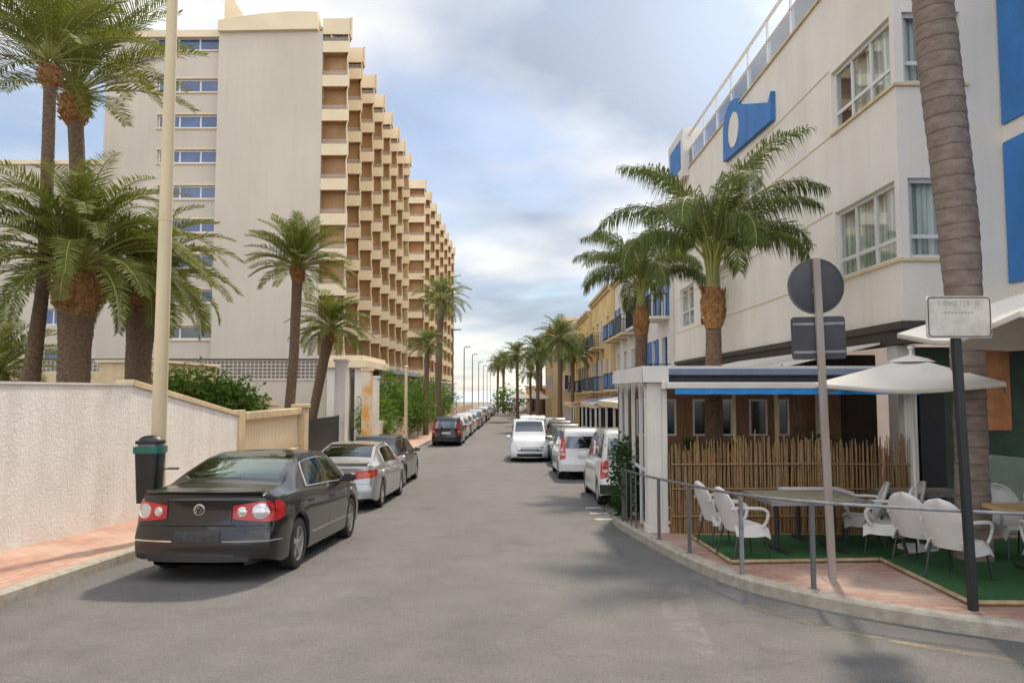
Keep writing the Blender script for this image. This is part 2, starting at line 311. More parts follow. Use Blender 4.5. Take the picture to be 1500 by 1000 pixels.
def window(parent, o, u, v, nrm, w, h, depth=.12, glass='darkglass', fr='frame', mull=(), trans=(), fw=.05, name='window', curtain=False, dark=None):
    """frame mesh with a pane child; o is the hole's lower corner on the wall face"""
    o, u, v, nrm = map(Vector, (o, u, v, nrm)); q = o - nrm * depth; f = MB()
    def bar(a, b, c, d, t=.05):
        P = [q + u * a + v * c, q + u * b + v * c, q + u * b + v * d, q + u * a + v * d]; Q = [p + nrm * t for p in P]
        f.add(P + Q, [(3, 2, 1, 0), (4, 5, 6, 7), (0, 1, 5, 4), (1, 2, 6, 5), (2, 3, 7, 6), (3, 0, 4, 7)])
    bar(0, fw, 0, h); bar(w - fw, w, 0, h); bar(fw, w - fw, 0, fw); bar(fw, w - fw, h - fw, h)
    for x in mull: bar(x - fw / 2, x + fw / 2, fw, h - fw, .045)
    for z in trans: bar(fw, w - fw, z - fw / 2, z + fw / 2, .04)
    fo = f.build(name, fr, parent)
    p = MB(); q2 = q + nrm * .012; p.add([q2, q2 + u * w, q2 + u * w + v * h, q2 + v * h], [(0, 1, 2, 3)]); p.build('pane', glass, fo)
    if curtain:
        c = MB(); q3 = q - nrm * .12; n = max(8, int(w / .045)); vs = []
        for i in range(n + 1):
            for z in (0, h): vs.append(q3 + u * (w * i / n) + v * z + nrm * (.03 * math.sin(i * 1.9 + math.sin(i * .7) * 2)))
        c.add(vs, [(2 * i, 2 * i + 2, 2 * i + 3, 2 * i + 1) for i in range(n)]); c.build('curtain', 'curtain', fo)
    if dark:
        c = MB(); q3 = q - nrm * .02; c.add([q3 + u * dark[0], q3 + u * dark[1], q3 + u * dark[1] + v * h, q3 + u * dark[0] + v * h], [(0, 1, 2, 3)]); c.build('gap_shade', 'dark', fo)  # dark sheet before the curtain stands in for the unlit room behind
    return fo

# ------------------------------------------------------------ setting: ground, road, pavements, sea
def ystations(a, b, fine=1., far=6.):
    r = []; y = a
    while y < b:
        r.append(y); y += fine if -5 < y < 90 else far
    return r + [b]
def strip(name, x0, x1, y0, y1, dz, mt, nx=1):
    b = MB(); ys = ystations(y0, y1); xs = [x0 + (x1 - x0) * i / nx for i in range(nx + 1)]
    vs = [(x, y, g(y) + dz) for y in ys for x in xs]; k = nx + 1
    b.add(vs, [(i * k + j, i * k + j + 1, (i + 1) * k + j + 1, (i + 1) * k + j) for i in range(len(ys) - 1) for j in range(nx)])
    return struct(b.build(name, mt, smooth=30))
strip('ground', -400, 400, -120, 262, -.05, 'ground', 8)
strip('road', -6, 60, -60, 262, 0, 'asphalt', 10)
b = MB(); b.add([(-3000, 262, -2.4), (3000, 262, -2.4), (3000, 8500, -2.4), (-3000, 8500, -2.4)], [(0, 1, 2, 3)]); struct(b.build('sea', 'sea'))
def kerbed(name, kname, outline, kerb_edge, tile, kw=.16, ztop=None):
    """pavement surface from an outline polygon (fan of strips) with a real kerb along kerb_edge"""
    pass
# left pavement
strip('left_pavement', -7.2, -5.56, -60, 250, PV, 'pavebrick')
def kerb_run(name, pts, side, w=.16, bevel=.03):
    """kerb stones along pts (x,y): inner edge at offset side*w"""
    P = []; acc = 0
    for (a, c), (d, e) in zip(pts, pts[1:]):
        n = max(1, int(math.hypot(d - a, e - c) / .45))
        for i in range(n): P.append((a + (d - a) * i / n, c + (e - c) * i / n))
    P.append(pts[-1]); b = MB(); rows = []
    for i, (x, y) in enumerate(P):
        p0 = P[max(i - 1, 0)]; p1 = P[min(i + 1, len(P) - 1)]; t = Vector((p1[0] - p0[0], p1[1] - p0[1])).normalized(); nrm = Vector((-t.y, t.x)) * side
        z = g(y); q = [(x, y, z - .1), (x, y, z + PV - .02), (x + nrm.x * .03, y + nrm.y * .03, z + PV + .006), (x + nrm.x * w, y + nrm.y * w, z + PV + .006), (x + nrm.x * w, y + nrm.y * w, z - .1)]
        rows += q
    b.add(rows, [(i * 5 + j, i * 5 + j + 1, (i + 1) * 5 + j + 1, (i + 1) * 5 + j) for i in range(len(P) - 1) for j in range(4)])
    j = MB()
    return struct(b.build(name, 'kerb', smooth=35))
kerb_run('left_kerb', [(-5.4, -60), (-5.4, 0), (-5.4, 40), (-5.4, 90), (-5.4, 250)], 1)
# right corner pavement: kerb curve measured on the ground
RK = [(60, 4.2), (20, 4.6), (12, 5.0), (8.5, 5.35), (6.3, 5.85), (5.2, 6.3), (4.47, 6.72), (3.9, 7.12), (3.40, 7.58), (2.96, 8.15), (2.62, 8.8), (2.40, 9.6), (2.22, 10.7), (2.08, 12.0), (1.96, 13.3), (1.90, 14.5), (2.02, 15.3), (2.45, 15.9), (3.1, 16.2), (3.55, 16.6), (3.75, 17.6), (3.78, 30), (3.8, 90), (3.8, 250)]
def spline(P, k=6):
    o = []
    for i in range(len(P) - 1):
        p0, p1, p2, p3 = P[max(i - 1, 0)], P[i], P[i + 1], P[min(i + 2, len(P) - 1)]
        if math.hypot(p2[0] - p1[0], p2[1] - p1[1]) > 4: o.append(p1); continue
        for s in range(k):
            t = s / k; o.append(tuple(.5 * (2 * b_ + (c - a) * t + (2 * a - 5 * b_ + 4 * c - d) * t * t + (3 * b_ - a - 3 * c + d) * t ** 3) for a, b_, c, d in zip(p0, p1, p2, p3)))
    return o + [P[-1]]
RKs = spline(RK)
kerb_run('right_kerb', RKs, -1)
b = MB(); vs = []; P = []
for (a, c), (d, e) in zip(RKs, RKs[1:]):
    n = max(1, int(math.hypot(d - a, e - c) / 1.5))
    for i in range(n): P.append((a + (d - a) * i / n, c + (e - c) * i / n))
P.append(RKs[-1]); NJ = 14
for i, (x, y) in enumerate(P):
    p0 = P[max(i - 1, 0)]; p1 = P[min(i + 1, len(P) - 1)]; t = Vector((p1[0] - p0[0], p1[1] - p0[1])).normalized(); x += t.y * .15; y -= t.x * .15
    s_ = min(1, max(0, (y - 4) / 12)); tx, ty = (60, 14 + (y - 4) * .8) if y < 16 else (60, y)
    if y < 16: ty = max(ty, y)
    for j in range(NJ + 1):
        u = (j / NJ) ** 2.2; X = x + (tx - x) * u; Y = y + (ty - y) * u; vs.append((X, Y, g(Y) + PV))
b.add(vs, [(i * (NJ + 1) + j, i * (NJ + 1) + j + 1, (i + 1) * (NJ + 1) + j + 1, (i + 1) * (NJ + 1) + j) for i in range(len(P) - 1) for j in range(NJ)])
struct(b.build('right_pavement', 'pavetile', smooth=30))
# markings: bay dashes by the parked cars, faint yellow arc, worn white smear
def marking(name, pts, w, mt, label=None, dash=None):
    b = MB(); P = spline(pts, 8); prev = None; L_ = 0
    for i in range(len(P) - 1):
        (x0, y0), (x1, y1) = P[i], P[i + 1]; t = Vector((x1 - x0, y1 - y0)); ln = t.length; t.normalize(); n = Vector((-t.y, t.x)) * w / 2
        L_ += ln
        if dash and (L_ % dash[0]) > dash[1]: continue
        b.add([(x0 + n.x, y0 + n.y, g(y0) + .006), (x1 + n.x, y1 + n.y, g(y1) + .006), (x1 - n.x, y1 - n.y, g(y1) + .006), (x0 - n.x, y0 - n.y, g(y0) + .006)], [(0, 1, 2, 3)])
    return struct(b.build(name, mt))
marking('yellow_line', [(2.45, 8.0), (2.9, 7.2), (3.6, 6.5), (4.4, 6.0), (5.6, 5.5), (7, 5.2), (10, 4.9)], .09, 'yellowline')
for i in range(3):
    y = 15.1 + i * 1.05; b = MB(); b.add([(1.62, y, g(y) + .006), (2.05 - .03 * i, y, g(y) + .006), (2.05 - .03 * i, y + .32, g(y + .32) + .006), (1.62, y + .32, g(y + .32) + .006)], [(0, 1, 2, 3)]); struct(b.build('bay_marking', 'paintline'))
b = MB(); vs = []; K = 24
for i in range(K + 1):
    t = i / K; x = 2.00 - .18 * math.sin(t * 2.6) - t * .30; y = 9.1 - t * 2.8; w = .05 + .13 * math.sin(t * PI) ** .7
    for sx in (-1, 0, 1): vs.append((x + sx * w, y, g(y) + .0065))
b.add(vs, [(i * 3 + j, i * 3 + j + 1, i * 3 + j + 4, i * 3 + j + 3) for i in range(K) for j in (0, 1)])
tag(struct(b.build('worn_paint', 'wornwhite')))

# ------------------------------------------------------------ plants
def frond(mb, o, az, el, L_, droop, leaflen, nleaf, width, rnd, vee=.35, hang=0., start=.18, stalk=.018, plumose=0., nseg=10):
    """one pinnate palm frond: arching rachis with narrow leaflets on both sides"""
    p = Vector(o); e = el; pts = [p.copy()]; tang = []; hz = Vector((math.sin(az), math.cos(az), 0)); side0 = Vector((hz.y, -hz.x, 0)); tw = rnd.uniform(-.18, .18)
    for i in range(nseg):
        t = hz * math.cos(e) + Vector((0, 0, math.sin(e))); tang.append(t); p = p + t * (L_ / nseg); p += side0 * tw * L_ / nseg * (i / nseg); pts.append(p.copy()); e -= droop / nseg * (0.5 + 1.0 * i / nseg)
    tang.append(tang[-1])
    mb.cur = 1; mb.tube(pts, [stalk * (1 - .85 * i / nseg) for i in range(nseg + 1)], 4, False); mb.cur = 0
    def at(s):
        q = s * nseg; i = min(int(q), nseg - 1); f = q - i; return pts[i].lerp(pts[i + 1], f), tang[i].lerp(tang[i + 1], f).normalized()
    for k in range(nleaf):
        s = start + (1 - start) * (k + .5) / nleaf; c, t = at(s); up = side0.cross(t).normalized()
        if up.z < 0 and abs(e) < 1: up = -up
        prof = (.45 + .55 * min(1, (s - start) / .2)) * (1 - .62 * max(0, (s - .55) / .45) ** 1.4)
        for sg in (-1, 1):
            ll = leaflen * prof * rnd.uniform(.8, 1.12); fw = rnd.uniform(.55, .95) + .5 * max(0, s - .7); v = vee + rnd.uniform(-.15, .15) + (rnd.uniform(-1, 1) * plumose)
            d = (side0 * sg + t * fw + up * v).normalized(); tipd = (d + Vector((0, 0, -hang - rnd.uniform(0, .25)))).normalized()
            wv = t.cross(d).cross(d).normalized() * width * .5; m_ = c + d * ll * .5; e_ = m_ + tipd * ll * .5
            mb.add([c - wv * .5, c + wv * .5, m_ + wv, m_ - wv, e_], [(0, 1, 2, 3), (3, 2, 4)])
def trunk_mesh(path, rads, n=16, ringstep=.12, ringamp=.03, seed=0, lump=.04):
    pts = [Vector(p) for p in path]; ln = [0]
    for a, c in zip(pts, pts[1:]): ln.append(ln[-1] + (c - a).length)
    T = ln[-1]; k = max(6, int(T / (ringstep / 3))); P = []; Rd = []
    P2 = pts
    for i in range(k + 1):
        s = T * i / k; j = 0
        while j < len(ln) - 2 and ln[j + 1] < s: j += 1
        f = (s - ln[j]) / (ln[j + 1] - ln[j]); f2 = f * f * (3 - 2 * f)
        P.append(P2[j].lerp(P2[j + 1], f)); r = rads[j] + (rads[j + 1] - rads[j]) * f2
        ph = (s / ringstep + .55 * noise.noise(Vector((seed * 3.1, 0, s * 1.7)))) % 1; Rd.append(r * (1 + ringamp * (1 - ph)))
    # smooth the path
    for _ in range(6): P = [P[0]] + [(P[i - 1] + P[i] * 2 + P[i + 1]) / 4 for i in range(1, k)] + [P[-1]]
    mb = MB(); vs = []
    for i, p in enumerate(P):
        for j in range(n):
            a = 2 * PI * j / n; q = Vector((math.cos(a), math.sin(a), 0)); nn = noise.noise(Vector((q.x * 1.5 + seed * 7, q.y * 1.5, p.z * 2.2)))
            vs.append(p + q * Rd[i] * (1 + lump * nn) + Vector((0, 0, .03 * noise.noise(Vector((q.x, q.y, p.z * .7 + seed))))))
    mb.add(vs, [(i * n + j, i * n + (j + 1) % n, (i + 1) * n + (j + 1) % n, (i + 1) * n + j) for i in range(k) for j in range(n)] + [tuple(k * n + j for j in range(n))])
    return mb
def date_palm(loc, path, rads, head, Lf, nf, label, cat='palm tree', leafm='palmleaf', nl=34, leaflen=.42, wid=.03, el=(-.45, 1.45), droop=1.5, bossr=.3, bossh=.6, seed=1, group=None, n=16, bark='bark'):
    """feather palm: trunk, knobbly boss of cut stalks, crown"""
    rnd = random.Random(seed); root = empty('palm_tree', loc, label, cat, group)
    tm = trunk_mesh(path, rads, n, .13, .05, seed); tm.build('trunk', bark, root, smooth=60)
    top = Vector(path[-1]); bm_ = MB(); hh = bossh
    bm_.lathe([(rads[-1] * .9, -hh * 1.05), (bossr * .8, -hh * .8), (bossr, -hh * .35), (bossr * .9, 0), (bossr * .45, hh * .25), (0.01, hh * .3)], top, 14)
    for i in range(int(90 * max(.4, min(1.4, bossr / .3)))):
        a = rnd.uniform(0, 2 * PI); t = rnd.uniform(-.95, .25); r = bossr * (1 - .35 * abs(t + .35)); q = top + Vector((math.cos(a) * r, math.sin(a) * r, t * hh)); d = Vector((math.cos(a), math.sin(a), .9)).normalized(); s = bossr * .22
        sd = Vector((-math.sin(a), math.cos(a), 0)) * s * .55; bm_.add([q - sd, q + sd, q + Vector((0, 0, s * .9)), q + d * s * rnd.uniform(.9, 1.7)], [(0, 1, 3), (1, 2, 3), (2, 0, 3)])
    bm_.build('crown_base', 'boss', root, smooth=40)
    cm = MB(); o = top + Vector((0, 0, head))
    for i in range(nf):
        f = (i + .5) / nf; az = i * 2.39996 + rnd.uniform(-.2, .2); e = el[0] + (el[1] - el[0]) * f ** .85 + rnd.uniform(-.12, .12)
        st = o + Vector((math.sin(az), math.cos(az), 0)) * bossr * .45 * (1 - f) - Vector((0, 0, (1 - f) * bossh * .35))
        frond(cm, st, az, e, Lf * rnd.uniform(.85, 1.1) * (.9 + .1 * math.sin(f * 3)), droop * rnd.uniform(.75, 1.15), leaflen, nl, wid, rnd, hang=.12, stalk=.028 if Lf > 1.9 else .02)
    cm.build('crown', [leafm, 'leafstalk'], root)
    return root
# four tall-trunked and stout date palms behind the left wall
def gp(x, y, dz=PV): return (x, y, g(y) + dz)
gz = g(15)
date_palm((-8.98, 15, g(15)), [(0, 0, 0), (.03, 0, 1.6), (0, 0, 3.2), (.02, 0, 4.95)], [.34, .30, .29, .38], .35, 2.75, 80, 'stout date palm with the thickest trunk, behind the white wall left of the lamp post', leaflen=.46, nl=40, bossr=.46, bossh=.8, seed=11, el=(-.05, 1.46), droop=1.95, wid=.034)
date_palm((-9.2, 18, g(18)), [(0, 0, 0), (.02, 0, 1.8), (.0, 0, 3.3), (.05, 0, 5.3)], [.32, .29, .29, .34], .3, 2.4, 68, 'stout date palm with orange crown base, behind the white wall at the cream lamp post', leaflen=.46, nl=40, bossr=.40, bossh=.75, seed=5, el=(-.1, 1.45), droop=1.95, wid=.034)
date_palm((-11.75, 19, g(19)), [(.55, 0, 0), (.5, 0, 4), (.35, 0, 7.5), (.12, 0, 10.5)], [.23, .2, .185, .19], .35, 3.5, 48, 'tall slim date palm with spreading crown towering over the stout palms', leaflen=.62, nl=50, bossr=.37, bossh=.75, seed=21, el=(.3, 1.5), droop=1.0, wid=.036)
date_palm((-10.3, 15.6, g(15.6)), [(-.05, 0, 0), (.0, 0, 2.2), (.25, 0, 5), (.2, 0, 9.6)], [.23, .185, .13, .12], .3, 2.4, 32, 'tall leaning palm at the far left with small orange crown base', leaflen=.5, nl=40, bossr=.24, bossh=.42, seed=31, el=(.15, 1.45), droop=1.2, wid=.032)
date_palm((-14.0, 20, g(20)), [(0, 0, 0), (.0, 0, 1.6), (0, 0, 3.2)], [.22, .2, .2], .25, 2.1, 50, 'low bushy palm cut by the left edge of the picture', leaflen=.42, nl=34, bossr=.26, bossh=.5, seed=41, el=(-.5, 1.4), droop=1.5)
date_palm((-7.75, 25, g(25)), [(0, 0, -.1), (.10, 0, 1.8), (.25, 0, 4.2), (.32, 0, 7.1)], [.19, .17, .16, .17], .2, 2.0, 56, 'slender palm with upright crown growing behind the balustrade wall', leaflen=.44, nl=34, bossr=.25, bossh=.5, seed=51, el=(-.15, 1.45), droop=1.1, wid=.032)
date_palm((-8.35, 30, g(30)), [(0, 0, -.1), (.15, 0, 2.0), (.55, 0, 4.2), (.85, 0, 5.55)], [.19, .18, .20, .24], .2, 1.75, 56, 'short curved palm leaning right in front of the cream balconies', leaflen=.42, nl=32, bossr=.28, bossh=.5, seed=61, el=(-.5, 1.45), droop=1.4, wid=.032)
date_palm((-6.45, 60, g(60)), [(.15, 0, 0), (.2, 0, 4), (.3, 0, 8), (.45, 0, 10.7)], [.3, .26, .25, .26], .3, 2.6, 44, 'tall palm in front of the far hotel wing', leaflen=.6, nl=22, wid=.06, bossr=.36, bossh=.7, seed=71, el=(-.5, 1.4), droop=1.5, leafm='palmfar', n=10)
date_palm((-6.5, 54, g(54)), [(0, 0, 0), (.0, 0, 3), (.05, 0, 6.4)], [.2, .17, .18], .25, 1.9, 40, 'lower palm with sparse crown just left of the tall street palm', leaflen=.45, nl=20, wid=.05, bossr=.22, bossh=.45, seed=81, el=(-.3, 1.4), droop=1.4, leafm='palmfar', n=10)
# the far row on the right
GP = 'palms along the far right side of the street'
far = date_palm((3.0, 50, g(50)), [(0, 0, 0), (.0, 0, 3), (.05, 0, 6.6)], [.19, .155, .165], .3, 2.0, 40, 'nearest and fullest palm of the far row in front of the yellow houses', leaflen=.55, nl=20, wid=.06, bossr=.3, bossh=.6, seed=91, el=(-.6, 1.4), droop=1.5, leafm='palmfar', group=GP, n=10)
KID[far.name] = kids(far)
for x, y, s, rz, lb in ((4.4, 57, .92, 1, 'palm half hidden against the yellow house with blue balcony'), (2.0, 66, 1.02, 2.1, 'second palm of the far row, taller than the one beside it'), (1.6, 78, .80, 4, 'low palm between two taller palms of the far row'), (.25, 90, 1.16, 3, 'slim palm standing alone against the sky left of the far row'), (-1.95, 122, 1.26, 5, 'right one of the two palms at the end of the street'), (-3.0, 126, 1.18, .6, 'left one of the two palms at the end of the street'), (3.6, 104, 1.25, 1.7, 'farthest palm right of the street behind the parasols')):
    copy_tree(far, (x, y, g(y)), rz, s, lb)

def queen_palm(loc, path, rads, bulge, Lf, nf, label, seed):
    rnd = random.Random(seed); root = empty('queen_palm', loc, label, 'palm tree', 'queen palms by the restaurant terrace')
    trunk_mesh(path, rads, 18, .16, .02, seed, .05).build('trunk', 'bark', root, smooth=60)
    top = Vector(path[-1]); b_ = MB(); h = bulge[1]; r = bulge[0]
    vs = []; n = 16; K = 26
    for i in range(K + 1):
        t = i / K; rr = ci([(0, rads[-1] * 1.0), (.25, r * .95), (.55, r * 1.05), (.8, r * .98), (1, r * .55)], t, .08)
        for j in range(n):
            a = 2 * PI * j / n; nn = noise.noise(Vector((math.cos(a) * 2, math.sin(a) * 2, t * 5 + seed))); vs.append((top.x + math.cos(a) * rr * (1 + .22 * nn), top.y + math.sin(a) * rr * (1 + .22 * nn), top.z + t * h))
    b_.add(vs, [(i * n + j, i * n + (j + 1) % n, (i + 1) * n + (j + 1) % n, (i + 1) * n + j) for i in range(K) for j in range(n)])
    for i in range(60):
        a = rnd.uniform(0, 2 * PI); t = rnd.uniform(.1, .95); q = top + Vector((math.cos(a) * r * .95, math.sin(a) * r * .95, t * h)); s = .07; sd = Vector((-math.sin(a), math.cos(a), 0)) * s
        b_.add([q - sd, q + sd, q + Vector((math.cos(a) * .05, math.sin(a) * .05, s * rnd.uniform(1.5, 3)))], [(0, 1, 2)])
    b_.build('crown_base', 'boss', root, smooth=60)
    s_ = MB(); o = top + Vector((0, 0, h * .92))
    for i in range(14):
        a = i * 2.4; q0 = o + Vector((math.cos(a), math.sin(a), 0)) * r * .35; q1 = o + Vector((math.cos(a) * .10, math.sin(a) * .10, .45)); q2 = o + Vector((math.cos(a) * .2, math.sin(a) * .2, .95)); s_.tube([q0, q1, q2], [.055, .04, .025], 6, False)
    s_.build('leaf_sheath', 'leafstalk', root, smooth=60)
    cm = MB(); o = o + Vector((0, 0, .35))
    for i in range(nf):
        f = (i + .5) / nf; az = i * 2.39996 + rnd.uniform(-.25, .25) + seed; e = 1.02 + .5 * f ** .8
        frond(cm, o, az, e, Lf * rnd.uniform(.88, 1.06) * (.84 + .30 * f), (3.25 - 1.5 * f) * rnd.uniform(.85, 1.12), .74, 125, .024, rnd, vee=-.35, hang=2.2, start=.24, stalk=.03, plumose=.55, nseg=16)
    cm.build('crown', ['queenleaf', 'leafstalk'], root)
    return root
queen_palm((4.0, 15.0, g(15)), [(0, 0, 0), (0, 0, 1.8), (.02, 0, 3.2), (.03, 0, 3.85)], [.2, .18, .16, .15], (.24, .85), 3.25, 18, 'large queen palm rising through the terrace roof', 2)
queen_palm((4.12, 24.3, g(24.3)), [(0, 0, 0), (0, 0, 2.5), (.02, 0, 4.2), (.03, 0, 4.75)], [.22, .2, .2, .2], (.25, .95), 3.35, 19, 'queen palm with a bushy hanging crown beyond the restaurant terrace', 6)
# foreground ringed trunk of the royal palm
def royal():
    root = empty('royal_palm', (5.98, 9.8, g(9.8) + PV), 'grey ringed palm trunk leaning left among the restaurant tables', 'palm tree')
    path = [(-.03, 0, 0), (.0, 0, 1.5), (-.0, 0, 2.8), (-.04, 0, 4.2), (-.20, 0, 6.4), (-.36, 0, 8.6), (-.50, 0, 13.4)]
    tm = trunk_mesh(path, [.22, .19, .20, .235, .255, .24, .20], 28, .19, .06, 3, .045); tm.build('trunk', 'barkring', root, smooth=75)
    cm = MB(); rnd = random.Random(8)
    for i in range(16):
        f = (i + .5) / 16; frond(cm, (-.50, 0, 13.7), i * 2.4, .3 + 1.1 * f, 3.0, 1.9, .5, 40, .04, rnd, hang=.8, plumose=.4)
    cm.build('crown', ['queenleaf', 'leafstalk'], root)
def barkring():
    mt = mat('barkring', (.17, .125, .10), .9, col2=(.24, .185, .15), vscale=6, bump=0, stretch=(1, 1, 2)); t = mt.node_tree; b_ = t.nodes['Principled BSDF']; c = t.nodes.new('ShaderNodeTexCoord')
    w = t.nodes.new('ShaderNodeTexWave'); w.bands_direction = 'Z'; w.wave_profile = 'SAW'; w.inputs['Scale'].default_value = 1.5; w.inputs['Distortion'].default_value = 1.6; w.inputs['Detail'].default_value = 3; w.inputs['Detail Scale'].default_value = 1.2
    t.links.new(c.outputs['Object'], w.inputs['Vector']); r = t.nodes.new('ShaderNodeValToRGB'); r.color_ramp.elements[0].position = .0; r.color_ramp.elements[1].position = .16; r.color_ramp.elements[0].color = (.45, .45, .45, 1); r.color_ramp.elements[1].color = (1, 1, 1, 1)
    t.links.new(w.outputs[0], r.inputs[0]); src = b_.inputs['Base Color'].links[0].from_socket; mx_ = t.nodes.new('ShaderNodeMix'); mx_.data_type = 'RGBA'; mx_.blend_type = 'MULTIPLY'; mx_.inputs[0].default_value = 1
    t.links.new(src, mx_.inputs[6]); t.links.new(r.outputs[0], mx_.inputs[7]); t.links.new(mx_.outputs[2], b_.inputs['Base Color'])
    n = t.nodes.new('ShaderNodeTexNoise'); n.inputs['Scale'].default_value = 18; n.inputs['Detail'].default_value = 6; mp = t.nodes.new('ShaderNodeMapping'); mp.inputs['Scale'].default_value = (2.5, 2.5, .5); t.links.new(c.outputs['Object'], mp.inputs[0]); t.links.new(mp.outputs[0], n.inputs['Vector'])
    ad = t.nodes.new('ShaderNodeMath'); ad.operation = 'MULTIPLY_ADD'; ad.inputs[1].default_value = .6; t.links.new(n.outputs[0], ad.inputs[0]); t.links.new(w.outputs[0], ad.inputs[2])
    bp = t.nodes.new('ShaderNodeBump'); bp.inputs['Strength'].default_value = .7; bp.inputs['Distance'].default_value = .02; t.links.new(ad.outputs[0], bp.inputs['Height']); t.links.new(bp.outputs[0], b_.inputs['Normal'])
barkring(); royal()

def bush(name, blobs, mt, label, cat='bush', n=2600, size=.07, seed=0, group=None, stems=True, loc=None):
    """leaf clumps through the volume of overlapping blobs (cx,cy,cz,rx,ry,rz)"""
    rnd = random.Random(seed); mb = MB(); lx, ly, lz = loc or (blobs[0][0], blobs[0][1], g(blobs[0][1])); tot = sum(b_[3] * b_[4] * b_[5] for b_ in blobs)
    root = empty(name, (lx, ly, lz), label, cat, group)
    for bl in blobs:
        k = int(n * (bl[3] * bl[4] * bl[5]) / tot)
        cl = []
        for _ in range(max(6, k // 22)):
            d = Vector((rnd.gauss(0, 1), rnd.gauss(0, 1), rnd.gauss(0, 1))).normalized() * rnd.uniform(.55, 1.08); cl.append(Vector((bl[0] + d.x * bl[3], bl[1] + d.y * bl[4], bl[2] + d.z * bl[5])))
        for _ in range(k):
            c = rnd.choice(cl); s = size * rnd.uniform(.6, 1.4); q = c + Vector((rnd.gauss(0, 1), rnd.gauss(0, 1), rnd.gauss(0, 1))) * size * 2.3; q -= Vector((lx, ly, lz))
            a = Vector((rnd.gauss(0, 1), rnd.gauss(0, 1), rnd.gauss(0, .7))).normalized(); bb = a.cross(Vector((rnd.gauss(0, 1), rnd.gauss(0, 1), rnd.gauss(0, 1)))).normalized()
            mb.add([q - a * s, q + bb * s * .42, q + a * s, q - bb * s * .42], [(0, 1, 2, 3)])
    mb.build('foliage', mt, root)
    if stems:
        sm = MB()
        for bl in blobs:
            for _ in range(3):
                sm.tube([(bl[0] - lx + rnd.uniform(-.1, .1), bl[1] - ly, 0), (bl[0] - lx + rnd.uniform(-.3, .3) * bl[3], bl[1] - ly + rnd.uniform(-.3, .3) * bl[4], bl[2] - lz)], [.04, .015], 5)
        sm.build('stem', 'bark', root)
    return root
def at(px, py, y):
    """measured picture point at depth y, as world x and z (used once, to read sizes off the photograph)"""
    a = (px - 750) / 1083; b_ = -(py - 500) / 1083; P_ = R(3.8); fy = math.cos(P_) - b_ * math.sin(P_); fz = math.sin(P_) + b_ * math.cos(P_); Y = R(.26)
    x = a * math.cos(Y) - fy * math.sin(Y); yy = a * math.sin(Y) + fy * math.cos(Y); return x / yy * y, fz / yy * y + 2.1
bush('garden_bush', [(-9.6, 22, 1.75, 1.0, .9, .85), (-8.5, 22, 1.5, .9, .8, .75), (-10.3, 22.3, 1.6, .8, .8, .8), (-9.2, 22, .9, 1.3, .8, .8)], 'bushleaf', 'large rounded dark green bush above the sloping white wall', n=16000, size=.085, seed=1)
for i, (x, y, z, r, rz, lb) in enumerate([(-7.9, 42, .5, 1.1, 1.0, 'low yellow green shrub nearest the stained gate pillar'), (-8.0, 46, 1.5, 1.5, 1.5, 'tall shrub spilling over the wall behind the short lamp post'), (-7.6, 51, .9, 1.6, 1.4, 'bright shrub below the lower street palm'), (-7.7, 56, 1.2, 1.7, 1.6, 'broad shrub beneath the tall street palm'), (-7.6, 64, 1.6, 1.8, 1.8, 'dark rounded shrub left of the slim grey lamp posts'), (-7.7, 73, 1.6, 2.0, 1.7, 'rounded shrub farthest along the left wall')]):
    bush('wall_shrub', [(x, y, g(y) + 1.2 + z, r, r * 1.5, rz), (x + .3, y - 1.2, g(y) + 1.0 + z * .7, r * .8, r, rz * .8)], 'hedgeleaf' if i not in (4, 5) else 'bushleaf', lb, n=4200, size=.11, seed=20 + i, group='shrubs behind the left wall')
bush('far_bush', [(-.9, 110, g(110) + 2.2, 2.2, 1.5, 1.6)], 'hedgeleaf', 'small bush at the end of the street beside the parasols', n=900, size=.25, seed=50)

# ------------------------------------------------------------ left: garden walls
def wall_left():
    root = empty('garden_wall', (-7.1, 8, g(8)), 'white rough stucco garden wall with sloping cream coping beside the dark saloon', 'wall')
    ys = [-30, -10, 0, 4, 8, 10, 12, 13.9]; b = MB(); top = 2.19
    prof = [(y, top) for y in ys] + [(19.0, 1.45), (19.35, 1.42)]
    for (y0, t0), (y1, t1) in zip(prof, prof[1:]):
        b.add([(-7.1, y0, g(y0)), (-7.1, y1, g(y1)), (-7.1, y1, t1), (-7.1, y0, t0), (-7.38, y0, g(y0)), (-7.38, y1, g(y1)), (-7.38, y1, t1), (-7.38, y0, t0)], [(0, 1, 2, 3), (4, 7, 6, 5), (3, 2, 6, 7)] + ([(0, 3, 7, 4)] if y0 == -30 else []))
    b.v = [(x + 7.1, y - 8, z - g(8)) for x, y, z in b.v]; b.build('wall', 'stucco', root)
    c = MB(); z = lambda t: t - g(8)
    c.add([(.03, 13.7 - 8, z(2.192)), (.03, 19 - 8, z(1.45)), (.03, 19 - 8, z(1.56)), (.03, 13.7 - 8, z(2.31)), (-.32, 13.7 - 8, z(2.192)), (-.32, 19 - 8, z(1.45)), (-.32, 19 - 8, z(1.56)), (-.32, 13.7 - 8, z(2.31))], [(0, 1, 2, 3), (4, 7, 6, 5), (3, 2, 6, 7), (0, 3, 7, 4), (1, 5, 6, 2)])
    c.box(.03, -.32, 19 - 8, 19.45 - 8, g(19) - g(8), z(1.60)); c.build('coping', 'coping', root, bevel=.02)
    c2 = MB(); c2.box(.02, -.31, -38, 5.7, z(2.192), z(2.23)); c2.build('coping', 'whitewash', root)
wall_left()
